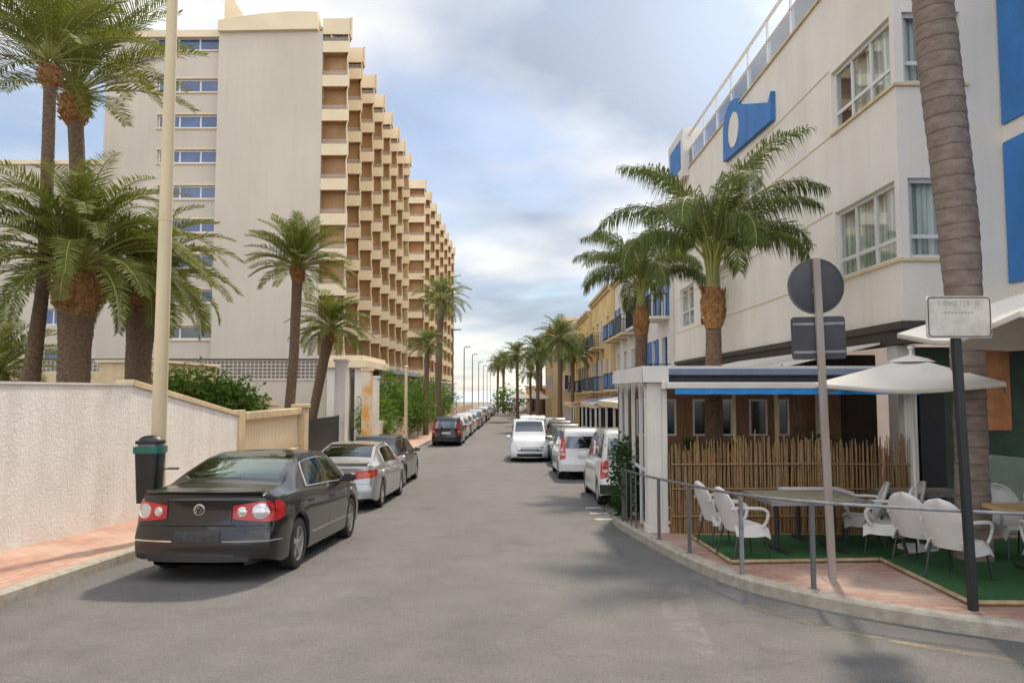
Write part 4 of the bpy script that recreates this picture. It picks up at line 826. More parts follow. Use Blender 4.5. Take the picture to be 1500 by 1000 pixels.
# ------------------------------------------------------------ right: restaurant terrace
def rb(mb, pts, w, t, mt=None): pass
def terrace():
    X0, X1, Y0, Y1 = 2.36, 6.55, 12.34, 16.0; z = g(Y0) + PV - .01; zt = 2.46 - z
    root = empty('terrace_pavilion', (X0, Y0, z), 'open restaurant pavilion with blue valance, white corner column and flat roof', 'pavilion'); w = X1 - X0; d = Y1 - Y0
    for x, y, s, lab in ((-.17, 0, .33, 1), (w - .1, 0, .2, 0), (-.1, d - .2, .14, 0), (w - .1, d - .2, .2, 0)):
        b = MB(); b.box(x, x + s, y, y + s, 0, zt - .22); b.box(x - .02, x + s + .02, y - .02, y + s + .02, 0, .10); b.box(x + s * .3, x + s * .7, y - .012, y, .12, zt - .3); b.build('column', 'canvas', root, bevel=.012)
    b = MB(); b.box(.17, w + .1, -.05, .08, zt - .22, zt - .12); b.box(.17, w + .1, -.1, .08, zt - .119, zt - .03); b.build('beam', 'canvasblack', root)
    b = MB(); b.box(.17, w + .1, -.14, -.101, zt - .10, zt + .0); b.build('fascia', 'slate', root)
    b = MB(); b.box(.10, w + .1, -.22, -.06, zt - .33, zt - .221); b.box(.05, .10, -.24, -.02, zt - .34, zt - .2); b.build('awning_cassette', 'canvas', root, bevel=.02)
    b = MB(); n = 40; vs = []
    for i in range(n + 1):
        u = .25 + (w - .2) * i / n
        for k, (yy, zz_) in enumerate(((-.2, -.331), (-.215, -.42))): vs.append((u, yy + .004 * math.sin(i * 1.7), zt + zz_ + (.003 * math.sin(i * 1.1) if k else 0)))
    b.add(vs, [(2 * i, 2 * i + 2, 2 * i + 3, 2 * i + 1) for i in range(n)]); b.build('valance', 'blueawn', root)
    b = MB(); b.box(-.25, w, -.02, d, zt + .001, zt + .05); b.build('roof', 'whitewash', root)
    b = MB(); b.box(-.26, -.20, -.1, d, zt - .22, zt - .002); b.box(-.26, .17, -.12, -.06, zt - .22, zt - .002); b.build('side_fascia', 'whitewash', root)
    # torn fringe hanging at the street side
    b = MB(); r = random.Random(5)
    for i in range(90):
        y = d * i / 90; ln = r.uniform(.06, .26); b.add([(-.23, y, zt - .221), (-.23, y + .035, zt - .221), (-.23 + r.uniform(-.01, .01), y + r.uniform(0, .03), zt - .22 - ln)], [(0, 1, 2)])
    b.build('fringe', 'canvas', root)
    # side frames of glass screen
    b = MB()
    for y in (.9, 1.75, 2.6, 3.4): b.box(-.15, -.09, y, y + .06, 0, zt - .22)
    b.box(-.14, -.1, .33, d, .95, 1.0); so_ = b.build('screen_frame', 'frame', root)
    b = MB(); b.box(-.125, -.118, .34, d - .2, .1, .94); b.build('screen_pane', 'clearglass', so_)
    # back wall of boards with windows
    b = MB(); hs = [(.3 + i * .62, .3 + i * .62 + (.26 if i % 2 else .40), 1.35, 2.15) for i in range(6)]
    grid_wall(b, (0, d + .35, 0), (1, 0, 0), (0, 0, 1), (0, -1, 0), (-.1, w + .6), (0, zt), hs, .08); b.build('partition', 'timberwall', root)
    for h in hs: window(root, (h[0], d + .35, h[2]), (1, 0, 0), (0, 0, 1), (0, -1, 0), h[1] - h[0], h[3] - h[2], .05, 'darkglass', 'frame', (), (), .04)
    b = MB(); b.box(w - 1.6, w - 1.54, d * .5, d * .5 + .06, 0, zt); b.box(w - 2.4, w - 2.35, d * .5, d * .5 + .05, 0, zt); b.build('inner_post', 'coping', root)
mat('timberwall', (.17, .09, .04), .7, col2=(.25, .14, .065), vscale=3, stretch=(8, 1, .6)); mat('plaster_dark', (.1, .08, .06), .9)
terrace()
def bamboo():
    y = 12.25; z = g(y) + PV; root = empty('bamboo_fence', (2.55, y, z), 'tall uneven bamboo cane fence closing the front of the terrace', 'fence'); r = random.Random(4); b = MB(); c = MB(); W_ = 3.9
    x = 0.0
    while x < W_:
        h = 1.36 + .10 * math.sin(x * 1.3) + r.uniform(-.10, .10) + (.28 * (x / W_) ** 2) + (.10 if r.random() < .08 else 0); s = r.uniform(.007, .013); l = r.uniform(-.035, .035)
        b.tube([(x, r.uniform(-.02, .02), 0), (x + l * .5, r.uniform(-.02, .02), h * .5), (x + l, r.uniform(-.02, .02), h)], [s, s, s * .75], 5); x += r.uniform(.012, .028)
    b.build('canes', 'bamboo', root)
    x = 0.
    while x < W_:
        h = 1.22 + r.uniform(-.2, .15); c.tube([(x, .05, 0), (x + r.uniform(-.03, .03), .05, h)], [.011, .008], 4); x += r.uniform(.015, .026)
    c.build('canes', 'bamboodark', root)
    c = MB()
    for zz_ in (.28, .72, 1.12): c.tube([(0, -.03, zz_), (W_ / 2, -.035, zz_ + .01), (W_, -.03, zz_)], .013, 6)
    c.build('rail', 'bamboo', root)
bamboo()
for i, (x, y, z, rx, rz, lb, mm) in enumerate([(2.75, 12.9, 1.0, .25, .45, 'leafy plant behind the bamboo fence beside the corner column', 'bushleaf'), (3.7, 12.8, 1.0, .35, .25, 'green plant showing through the middle of the bamboo fence', 'darkleaf'), (4.55, 12.8, 1.0, .3, .3, 'plant behind the bamboo fence left of the round sign post', 'darkleaf'), (5.25, 13.3, 1.3, .4, .55, 'dark tall plant inside the pavilion right of the round sign post', 'darkleaf'), (2.12, 14.6, .85, .22, .75, 'tall hedge plant at the street side of the pavilion', 'darkleaf')]):
    bush('terrace_plant', [(x, y, g(y) + z, rx, .18 if i < 4 else .8, rz)], mm, lb, 'plant', n=900 if i < 4 else 2600, size=.045, seed=70 + i, group='plants of the terrace')
# small plants poking above the canes as agave pots
def pot_plant(x, y, z, label, s=1.):
    root = empty('potted_plant', (x, y, z), label, 'plant', 'potted plants inside the pavilion'); b = MB(); b.lathe([(.09 * s, 0), (.13 * s, .2 * s), (.14 * s, .22 * s), (.12 * s, .215 * s)], n=14); b.build('pot', 'terracotta', root); b = MB(); r = random.Random(int(x * 100))
    for i in range(16): a = i * 2.4; e = r.uniform(.5, 1.4); q = Vector((math.cos(a) * math.cos(e), math.sin(a) * math.cos(e), math.sin(e))) * .32 * s; sd = Vector((-math.sin(a), math.cos(a), 0)) * .025 * s; o = Vector((0, 0, .2 * s)); b.add([o - sd, o + sd, o + q * .6 + sd, o + q * .6 - sd, o + q], [(0, 1, 2, 3), (3, 2, 4)])
    b.build('leaves', 'darkleaf', root)
pot_plant(3.05, 13.1, g(13) + 1.25, 'potted agave above the bamboo canes nearest the corner column', .9); pot_plant(3.45, 13.1, g(13) + 1.25, 'potted agave on the ledge behind the canes, second from the corner column', .8); pot_plant(3.85, 13.2, g(13) + 1.25, 'potted agave on the ledge near the large queen palm trunk', .8)
b = MB(); b.box(2.75, 4.3, 12.95, 13.35, g(13) + 1.18, g(13) + 1.245); b.box(2.8, 2.86, 13, 13.06, g(13) + PV, g(13) + 1.179); b.box(4.2, 4.26, 13, 13.06, g(13) + PV, g(13) + 1.179); tag(b.build('plant_shelf', 'timberwall'), 'narrow wooden shelf carrying potted agaves behind the bamboo fence', 'shelf')

# turf mats with timber edging
def turf(poly, label, edge):
    cx_, cy_ = poly[0]; z0 = g(cy_) + PV; root = empty('turf_mat', (cx_, cy_, z0), label, 'mat'); b = MB(); n = len(poly)
    P = [(x - cx_, y - cy_, g(y) + PV - z0 + .03) for x, y in poly]; b.add(P + [(x, y, z - .06) for x, y, z in P], [tuple(range(n))] + [(i, n + i, n + (i + 1) % n, (i + 1) % n) for i in range(n)])
    b.build('turf', 'turf', root)
    e = MB()
    for i in edge: a = Vector(P[i]); c = Vector(P[(i + 1) % n]); e.tube([a, c], .028, 4)
    e.build('timber_edging', 'timber', root)
turf([(2.74, 9.55), (4.68, 9.72), (6.2, 11.2), (6.4, 12.0), (2.75, 11.9)], 'green turf mat with timber edge under the left table', [0, 4])
turf([(4.46, 7.42), (12, 7.2), (12, 11.6), (7.5, 11.6), (4.72, 9.74)], 'larger green turf mat with timber edge under the right table', [0, 4])

# railing along the kerb
def railing():
    pts = [(2.02, 13.9), (2.12, 12.6), (2.22, 11.6), (2.40, 10.36), (2.69, 8.95), (3.21, 8.13), (4.0, 7.52), (4.9, 7.05), (6.2, 6.55), (8.5, 6.1)]
    root = empty('kerb_railing', (2.4, 10.4, g(10.4) + PV), 'thin grey metal railing following the curved kerb in front of the tables', 'railing'); o = Vector((2.4, 10.4, g(10.4) + PV)); H = .93
    P = [Vector((x, y, g(y) + PV + H)) - o for x, y in spline(pts, 5)]; b = MB(); b.tube(P, .019, 6, flat=1.); b.build('top_rail', 'steel', root, smooth=60)
    for i, (x, y) in enumerate(pts):
        if i in (1, 6, 7): continue
        b = MB(); q = Vector((x, y, g(y) + PV)) - o; b.box(q.x - .022, q.x + .022, q.y - .022, q.y + .022, q.z, q.z + H - .015); b.box(q.x - .05, q.x + .05, q.y - .05, q.y + .05, q.z, q.z + .01); b.build('railing_post', 'steel' if i == 4 else 'polegrey', root)
railing()
# thin rods of the pavilion corner railing
b = MB()
for i, y in enumerate((12.8, 13.2, 13.6, 14.0)): b.tube([(2.06 - .02 * i, y, g(y) + PV), (2.06 - .02 * i, y, g(y) + PV + .95)], .014, 6)
b.tube([(2.07, 12.7, g(12.8) + PV + .95), (2.0, 14.1, g(14) + PV + .95)], .014, 6); tag(b.build('rail_panel', 'polegrey'), 'short grey rail panel beside the pavilion on the street side', 'railing')

# signs
def round_sign():
    x, y = 3.62, 8.62; root = empty('road_sign', (x, y, g(y) + PV), 'weathered square post carrying the grey backs of a round and a square road sign', 'road sign'); b = MB(); h = 3.69; t = R(-1.35)
    mt = Matrix.Rotation(t, 4, 'Y'); b.box(-.04, .04, -.03, .03, 0, h, mt); b.box(-.09, .09, -.09, .09, -.01, .012); b.build('post', 'postwood', root, bevel=.008)
    def place(o): o.rotation_euler = (0, t, 0)
    b = MB(); n = 48; b.lathe([(.0, .035), (.315, .035), (.325, .04), (.325, .06), (.30, .062), (0, .062)], (0, 0, 3.38), n, 1); o = b.build('round_plate', 'signback', root, smooth=40); place(o)
    b = MB(); b.lathe([(.318, .030), (.330, .030), (.330, .066), (.318, .066)], (0, 0, 3.38), n, 1, cap=False); c = b.build('rim', 'polegrey', o, smooth=40)
    b = MB(); 
    def rr(w, h_, r, cz):
        o_ = []
        for cx_, cz_, a0 in ((w - r, h_ - r, 0), (-w + r, h_ - r, 90), (-w + r, -h_ + r, 180), (w - r, -h_ + r, 270)):
            for k in range(6): a = R(a0 + k * 18); o_.append((cx_ + r * math.cos(a), cz + cz_ + r * math.sin(a)))
        return o_
    b.prism(rr(.315, .25, .04, 2.77), 1, .035, .06); o = b.build('square_plate', 'signback', root); place(o)
    b = MB(); b.box(-.05, .05, .031, .036, 3.3, 3.35); b.box(-.3, .3, .028, .034, 2.92, 2.95); b.box(-.3, .3, .028, .034, 2.59, 2.62); o = b.build('bracket', 'steel', root); place(o)
    # white sign on the black post
    x, y = 4.38, 7.25; root = empty('notice_sign', (x, y, g(y) + PV), 'small faded white rectangular sign on a slim black post', 'sign'); t = R(1.4) * -1; b = MB(); b.box(-.036, .036, -.036, .036, 0, 2.78, Matrix.Rotation(t, 4, 'Y')); o = b.build('post', 'blackmetal', root, bevel=.005)
    b = MB(); b.prism([(p[0] - .06, p[1]) for p in rr(.315, .205, .035, 2.81)], 1, -.065, -.04); pl = b.build('sign_plate', 'signface', root)
    b = MB(); P = rr(.300, .190, .03, 2.81); b.tube([(p[0] - .06, -.068, p[1]) for p in P + [P[0]]], .0045, 4, False); b.build('border', 'dark', pl)
    # the smeared remains of lettering
    b = MB(); r = random.Random(12)
    for i in range(26):
        u = -.20 + i * .0155; 
        if r.random() < .25: continue
        hh = r.uniform(.03, .075); b.box(u - .06, u - .06 + .0055, -.0675, -.0655, 2.945 - hh / 2, 2.945 + hh / 2)
    for i in range(9):
        u = -.14 + i * .032; b.box(u - .06, u - .06 + .02, -.0675, -.0655, 2.85 + r.uniform(-.01, .0), 2.856 + r.uniform(-.0, .01))
    b.build('faded_lettering', 'signink', pl)
mat('signink', (.34, .31, .27), .7); round_sign()

# lamps
def lamp_near():
    x, y = -5.57, 11.6; root = empty('lamp_post', (x, y, g(y) + PV), 'thick cream lamp post with dark litter bin, running out of the top of the picture', 'lamp post'); b = MB(); b.tube([(0, 0, 0), (0, 0, .5), (0, 0, 3), (0, 0, 6), (0, 0, 10.5)], [.13, .115, .108, .098, .07], 20); b.build('pole', 'polecream', root, smooth=50)
    b = MB(); b.tube([(0, 0, 10.4), (.3, 0, 10.7), (1.2, 0, 10.85)], .04, 8); b.build('arm', 'polecream', root, smooth=50); b = MB(); b.box(1.0, 1.7, -.13, .13, 10.78, 10.9); b.build('lamp_head', 'polegrey', root, bevel=.03)
    b = MB(); b.box(-.05, .05, -.112, -.104, .5, .9); b.build('access_door', 'coping', root)
    b = MB(); b.tube([(0, 0, 4.985), (0, 0, 5.0), (0, 0, 5.02)], .106, 20); b.build('joint_band', 'coping', root)
    x, z = at(219, 735, 11.42); bx_, ztop = at(219, 640, 11.42); bz = z; root = empty('litter_bin', (x, 11.4, bz), 'dark litter bin with green rim strapped to the cream lamp post', 'litter bin'); h = ztop - bz
    def rbx(w0, d0, w1, d1, z0, z1, r=.05):
        b = MB(); vs = []
        for w, d, z_ in ((w0, d0, z0), (w1, d1, z1)):
            for cx_, cy_, a0 in ((w - r, d - r, 0), (-w + r, d - r, 90), (-w + r, -d + r, 180), (w - r, -d + r, 270)):
                for k in range(5): a = R(a0 + k * 22.5); vs.append((cx_ + r * math.cos(a), cy_ + r * math.sin(a), z_))
        n = 20; b.add(vs, [(i, (i + 1) % n, n + (i + 1) % n, n + i) for i in range(n)] + [tuple(range(n - 1, -1, -1)), tuple(range(n, 2 * n))]); return b
    rbx(.145, .13, .18, .155, 0, h * .76).build('bucket', 'blackmetal', root, smooth=40); rbx(.20, .175, .20, .175, h * .761, h * .86).build('rim', 'greenlid', root, smooth=40)
    rbx(.15, .13, .15, .13, h * .861, h * .90).build('opening', 'steel', root, smooth=40)
    b = rbx(.18, .155, .18, .155, h * .90, h * .95); b.build('lid', 'blackmetal', root, smooth=40); b = MB(); b.lathe([(.18, h * .951), (.155, h * .99), (.1, h * 1.02), (.0, h * 1.03)], n=20, squash=.82); b.build('lid_dome', 'blackmetal', root, smooth=50)
    b = MB(); b.tube([(.1, .15, h * .5), (.2, .2, h * .5), (.36, .19, h * .5)], .02, 6); b.build('bracket', 'steel', root)
lamp_near()
def short_lamp():
    x, y = -5.75, 39; z = g(y) + PV; _, zt = at(611, 538, y); root = empty('short_post', (x, y, z), 'short cream tapered post on the left pavement in front of the far hotel', 'lamp post'); b = MB(); b.tube([(0, 0, 0), (0, 0, .25), (0, 0, .7), (0, 0, zt - z)], [.19, .15, .09, .075], 12); b.build('pole', 'polecream', root, smooth=50); b = MB(); b.lathe([(.08, zt - z), (.11, zt - z + .05), (.0, zt - z + .12)], n=12); b.build('cap', 'polecream', root)
short_lamp()
def street_lamp(y, h, head, label, first=[]):
    x = -5.75
    if not first:
        root = empty('street_lamp', (x, y, g(y) + PV), label, 'street lamp', 'slim grey street lamps along the left kerb'); b = MB(); b.tube([(0, 0, 0), (0, 0, .6), (0, 0, 2.2)], [.11, .10, .085], 10); b.build('pole_base', 'polecream', root, smooth=50); b = MB(); b.tube([(0, 0, 2.201), (0, 0, 8.9)], [.075, .055], 10); b.tube([(0, 0, 8.85), (.45, 0, 8.95)], .03, 6); b.build('pole', 'polegrey', root, smooth=50)
        b = MB(); b.box(.1, .75, -.11, .11, 8.9, 9.0); b.build('lamp_head', 'polegrey', root, bevel=.02); KID[root.name] = kids(root); first.append(root); return
    copy_tree(first[0], (x, y, g(y) + PV), 0, h, label)
for i, (y, h) in enumerate([(68, 1), (83, .93), (99, .93), (116, .9), (133, .9), (151, .9), (170, .9)]): street_lamp(y, h, 1, ['tallest and nearest', 'second', 'third', 'fourth', 'fifth', 'sixth', 'farthest'][i] + ' slim grey street lamp counted along the left kerb')

# chairs
def chair(loc, rz, label, first=[]):
    if first: return copy_tree(first[0], loc, rz, label=label)
    root = empty('terrace_chair', loc, label, 'chair', 'white rounded terrace chairs', rz); TH = .012
    def shell(fn, nu, nv, name, par=root):
        """thin double sided shell from a parametric surface"""
        b = MB(); A = [[Vector(fn(i / nu, j / nv)) for j in range(nv + 1)] for i in range(nu + 1)]; vs = []; N_ = {}
        for i in range(nu + 1):
            for j in range(nv + 1):
                du = A[min(i + 1, nu)][j] - A[max(i - 1, 0)][j]; dv = A[i][min(j + 1, nv)] - A[i][max(j - 1, 0)]; n = du.cross(dv); n = n.normalized() if n.length > 1e-9 else Vector((0, 0, 1)); vs.append(A[i][j]); N_[(i, j)] = n
        k = (nu + 1) * (nv + 1); vs2 = [vs[i * (nv + 1) + j] + N_[(i, j)] * TH for i in range(nu + 1) for j in range(nv + 1)]; f = []
        I = lambda i, j: i * (nv + 1) + j
        for i in range(nu):
            for j in range(nv): f += [(I(i, j), I(i + 1, j), I(i + 1, j + 1), I(i, j + 1)), (k + I(i, j), k + I(i, j + 1), k + I(i + 1, j + 1), k + I(i + 1, j))]
        for i in range(nu): f += [(I(i, 0), k + I(i, 0), k + I(i + 1, 0), I(i + 1, 0)), (I(i, nv), I(i + 1, nv), k + I(i + 1, nv), k + I(i, nv))]
        for j in range(nv): f += [(I(0, j), I(0, j + 1), k + I(0, j + 1), k + I(0, j)), (I(nu, j), k + I(nu, j), k + I(nu, j + 1), I(nu, j + 1))]
        b.add(vs + vs2, f); return b.build(name, 'plastic', par, smooth=50)
    def back(u, v):   # chair faces +Y, back at -Y
        s = u * 2 - 1; w = .215 + .05 * math.sin(min(v, .75) / .75 * PI * .5) ; w *= math.sqrt(max(0, 1 - max(0, (v - .42) / .58) ** 2.1)) * .97 + .03
        z = .36 + .55 * v; y = -.22 - .16 * v + .075 * (s * s) * (1.1 - .6 * v); return (s * w, y, z)
    o = shell(back, 14, 18, 'backrest')
    P = [back(0, v / 20) for v in range(0, 21)] + [back(1, v / 20) for v in range(20, -1, -1)]; b = MB(); b.tube([(p[0], p[1] - .002, p[2]) for p in P], .014, 6, False); b.tube([(p[0] * .82, p[1] + .01, .36 + (p[2] - .36) * .93) for p in P[4:-4]], .006, 4, False); b.build('rim', 'plastic', o, smooth=60)
    b = MB(); b.lathe([(.016, 0), (.016, .03)], (0, -.285, .62), 10, 1); b.build('grip_hole', 'dark', o)
    def seat(u, v):
        s = u * 2 - 1; y = -.23 + .47 * v; z = .44 - .02 * math.sin(v * PI) - (.13 * max(0, abs(s) - .8) / .2) - (.05 * max(0, v - .85) / .15); return (s * (.235 + .02 * v), y, z)
    shell(seat, 16, 12, 'seat')
    for sg in (-1, 1):
        P = [(sg * .235, -.30, .66), (sg * .265, -.18, .675), (sg * .285, .0, .67), (sg * .285, .13, .655), (sg * .275, .20, .60), (sg * .262, .19, .50), (sg * .25, .14, .42)]; b = MB(); b.tube(spline3(P, 4), .017, 6, flat=1.3); b.build('armrest', 'plastic', root, smooth=60)
    for sx in (-1, 1):
        for sy, yy in ((-1, -.27), (1, .24)):
            b = MB(); b.tube([(sx * .20, .17 * sy, .42), (sx * .215, (.17 * sy + yy) / 2, .22), (sx * .235, yy, .0)], [.014, .013, .011], 8); b.build('leg', 'chairleg', root, smooth=50)
    first.append(root); KID[root.name] = kids(root)
    for k in KID[root.name]: KID[k.name] = kids(k)
    return root
def spline3(P, k=4):
    P = [Vector(p) for p in P]; o = []
    for i in range(len(P) - 1):
        p0, p1, p2, p3 = P[max(i - 1, 0)], P[i], P[i + 1], P[min(i + 2, len(P) - 1)]
        for s in range(k): t = s / k; o.append(.5 * (2 * p1 + (p2 - p0) * t + (2 * p0 - 5 * p1 + 4 * p2 - p3) * t * t + (3 * p1 - p0 - 3 * p2 + p3) * t ** 3))
    return o + [P[-1]]
TZ = PV + .03
for x, y, a, lb in [(3.02, 9.95, -78, 'nearer of two white chairs seen from behind left of the slatted table'), (3.0, 10.95, -80, 'farther of two white chairs left of the slatted table'),
                    (5.02, 10.9, 70, 'upright white chair right behind the round sign post, facing left'), (4.95, 10.1, 62, 'white chair with visible front right of the round sign post'), (5.6, 11.0, 75, 'white chair tucked behind the one with its front showing'),
                    (5.05, 9.35, -62, 'white chair seen from behind at the left side of the wooden table'), (5.02, 8.55, -60, 'nearest white chair seen from behind left of the black post'), (6.55, 9.9, 180, 'white chair across the wooden table half hidden by the palm trunk'), (7.35, 10.3, 160, 'white chair at the far right edge behind the wooden table'), (5.85, 8.15, -20, 'white chair with its armrest right of the black post')]:
    chair((x, y, g(y) + TZ), R(a), lb)
def table(x, y, rz, w, d, mt, label, slats):
    root = empty('terrace_table', (x, y, g(y) + TZ), label, 'table', None, R(rz)); b = MB(); H = .74; n = slats; sw = w / n
    for i in range(n): b.box(-w / 2 + i * sw + .007, -w / 2 + (i + 1) * sw - .007, -d / 2 + .02, d / 2 - .02, H - .02, H)
    b.build('tabletop', mt, root, bevel=.003); b = MB(); b.box(-w / 2 - .015, w / 2 + .015, -d / 2, -d / 2 + .02, H - .05, H + .004); b.box(-w / 2 - .015, w / 2 + .015, d / 2 - .02, d / 2, H - .05, H + .004); b.box(-w / 2 - .015, -w / 2, -d / 2 + .02, d / 2 - .02, H - .05, H + .004); b.box(w / 2, w / 2 + .015, -d / 2 + .02, d / 2 - .02, H - .05, H + .004); b.build('edge_band', 'steel' if mt == 'tabletop' else mt, root)
    for sx in (-1, 1):
        b = MB(); b.tube([(sx * w * .3, 0, 0.03), (sx * w * .3, 0, H - .05)], .032, 10); b.box(sx * w * .3 - .03, sx * w * .3 + .03, -d * .38, d * .38, 0, .03); b.box(sx * w * .3 - .03, sx * w * .3 + .03, -d * .38, d * .38, H - .075, H - .051); b.build('leg', 'chairleg', root, smooth=50)
table(4.05, 10.5, 2, 1.35, 1.15, 'tabletop', 'grey brown slatted table on the left turf mat', 9); table(6.6, 8.9, 4, 1.5, 1.0, 'tablewood', 'light wooden table cut by the right edge of the picture', 5); table(6.1, 11.3, 0, 1.2, .7, 'tabletop', 'grey table in the back row behind the white chairs', 3); table(4.6, 11.5, 0, .9, .6, 'plastic', 'small pale table against the bamboo fence', 1)
# green-grey curved partition behind the wooden table, pale box and log pile by the door
b = MB(); b.prism([(-.32, 0), (.38, 0), (.36, 1.15), (.30, 1.22), (-.30, 1.28), (-.36, 1.2)], 1, -.03, .03); o = b.build('screen_board', 'greengrey', bevel=.02); o.location = (8.05, 12.2, g(12.2) + PV); tag(o, 'rounded grey green board standing right of the ringed palm trunk', 'board')
b = MB(); b.box(-.25, .25, -.2, .2, 0, .75); b.box(-.21, .21, -.215, -.201, .45, .7); o = b.build('cool_box', 'slate', bevel=.03); o.location = (6.95, 13.4, g(13.4) + PV); tag(o, 'grey box beside the dark doorway behind the chairs', 'box')

# parasols
def parasol(x, y, ztop, zrim, rad, label, cat_='parasol', n=8, a0=PI / 8, sag=.12, pole=True):
    z0 = g(y) + PV; root = empty('parasol', (x, y, z0), label, cat_); b = MB(); K = 7; vs = []; S_ = 6; NN = n * S_
    for k in range(1, K + 1):
        t = k / K
        for j in range(NN):
            a = a0 + 2 * PI * j / NN; ph = (j % S_) / S_; r = rad * t * math.cos(PI / n) / math.cos((ph - .5) * 2 * PI / n); zz_ = ztop + (zrim - ztop) * (t ** .92) - sag * math.sin(ph * PI) * t * t * .35 + .0
            vs.append((r * math.cos(a), r * math.sin(a), zz_ - z0))
    vs.append((0, 0, ztop - z0)); c = len(vs) - 1
    f = [(k * NN + j, k * NN + (j + 1) % NN, (k + 1) * NN + (j + 1) % NN, (k + 1) * NN + j) for k in range(K - 1) for j in range(NN)] + [(c, (j + 1) % NN, j) for j in range(NN)]
    # short hanging hem
    m0 = len(vs); vs += [(v[0] * 1.003, v[1] * 1.003, v[2] - .055) for v in vs[(K - 1) * NN:K * NN]]; f += [((K - 1) * NN + j, (K - 1) * NN + (j + 1) % NN, m0 + (j + 1) % NN, m0 + j) for j in range(NN)]
    b.add(vs, f); co_ = b.build('canopy', 'canvas', root, smooth=12); s = co_.modifiers.new('s', 'SOLIDIFY'); s.thickness = .006
    b = MB(); b.lathe([(rad * .21, ztop - z0 - (ztop - zrim) * .20), (rad * .15, ztop - z0 - .03), (.05, ztop - z0 + .02), (.0, ztop - z0 + .05)], n=n * 3, a0=a0); b.build('vent_cap', 'canvas', co_, smooth=30)
    b = MB(); b.tube([(0, 0, 0), (0, 0, ztop - z0 + .12)], .024, 10); b.lathe([(.045, ztop - z0 + .12), (.045, ztop - z0 + .15), (0, ztop - z0 + .16)], n=10); b.lathe([(.26, 0), (.26, .06), (.05, .09)], n=20); b.build('pole', 'frame', root, smooth=40)
    b = MB()
    for j in range(n): a = a0 + 2 * PI * j / n; b.tube([(0.03 * math.cos(a), .03 * math.sin(a), ztop - z0 - .35), (rad * .55 * math.cos(a), rad * .55 * math.sin(a), ztop - z0 + (zrim - ztop) * .58 - .03)], .008, 4); b.tube([(0, 0, ztop - z0 - .03), (rad * .97 * math.cos(a), rad * .97 * math.sin(a), zrim - z0 + .0)], .008, 4)
    b.build('ribs', 'frame', root); return root
parasol(5.66, 10.6, 2.58, 2.20, 1.55, 'cream parasol opened over the tables in front of the pavilion', n=4, a0=.22, sag=.25)
parasol(6.05, 7.9, 3.35, 2.82, 1.9, 'large cream parasol reaching into the picture at the right edge', n=4, a0=PI / 4 - .1, sag=.5)
# second restaurant canopies farther along the right pavement
def awning(x, y, w, d, z, label, mt='canvas'):
    z0 = g(y) + PV; root = empty('street_canopy', (x, y, z0), label, 'canopy', 'restaurant canopies along the right pavement'); b = MB(); h = z - z0
    b.add([(0, 0, h - .35), (w, 0, h + .15), (w, d, h + .15), (0, d, h - .35), (0, 0, h - .42), (w, 0, h + .08), (w, d, h + .08), (0, d, h - .42)], [(0, 1, 2, 3), (4, 7, 6, 5), (0, 4, 5, 1), (3, 2, 6, 7), (0, 3, 7, 4), (1, 5, 6, 2)]); b.build('roof', mt, root)
    b = MB(); b.box(-.03, -.001, 0, d, h - .6, h - .36); b.box(0, w, -.03, -.001, h - .55, h - .43); b.build('valance', 'coping', root)
    n = max(2, int(d / 2.2))
    for i in range(n + 1):
        b = MB(); yy = (d - .1) * i / n; b.box(.02, .12, yy, yy + .1, 0, h - .43); b.build('column', 'canvas', root)
    b = MB(); b.box(.5, w, .15, .2, 0, h - .45); b.box(.06, .1, .3, d - .3, 0, .9); b.build('side_screen', 'darkglass', root)
awning(4.3, 30, 2.5, 8.5, 1.95, 'pale restaurant canopy with columns in front of the white town houses'); awning(4.2, 39.5, 2.5, 8, 1.75, 'darker canopy beyond the pale one, in front of the second white house', 'slate'); awning(4.0, 52, 2.2, 9, 1.5, 'low canopy below the yellow house', 'pink')
for i, (x, y, r_, lb) in enumerate([(.9, 96, 1.9, 'square white parasol nearest among those at the far end'), (2.6, 99, 1.9, 'second white parasol at the far end, right of the first'), (.3, 104, 1.9, 'white parasol at the far end closest to the road'), (3.0, 92, 1.7, 'white parasol below the tan house')]):
    parasol(x, y, g(y) + 3.5, g(y) + 2.7, r_, lb, n=4, a0=PI / 4, sag=.3)
for x, y in ((6.0, 13.0),): pass
# pot with red flowers by the first canopy
b = MB(); b.lathe([(.2, 0), (.28, .35), (.3, .4), (.26, .38)], n=16); o = b.build('flower_pot', 'terracotta'); o.location = (4.15, 27.5, g(27.5) + PV); tag(o, 'terracotta pot of red flowers on the pavement past the parked vans', 'flower pot')
c = MB(); r = random.Random(2)
for i in range(240): p = Vector((r.gauss(0, .16), r.gauss(0, .16), .5 + r.gauss(0, .13))); s = .035; a = Vector((r.gauss(0, 1), r.gauss(0, 1), r.gauss(0, 1))).normalized() * s; d = a.cross(Vector((0, 0, 1))); c.add([p - a, p + d, p + a, p - d], [(0, 1, 2, 3)])
c.build('flowers', 'flowers', o)

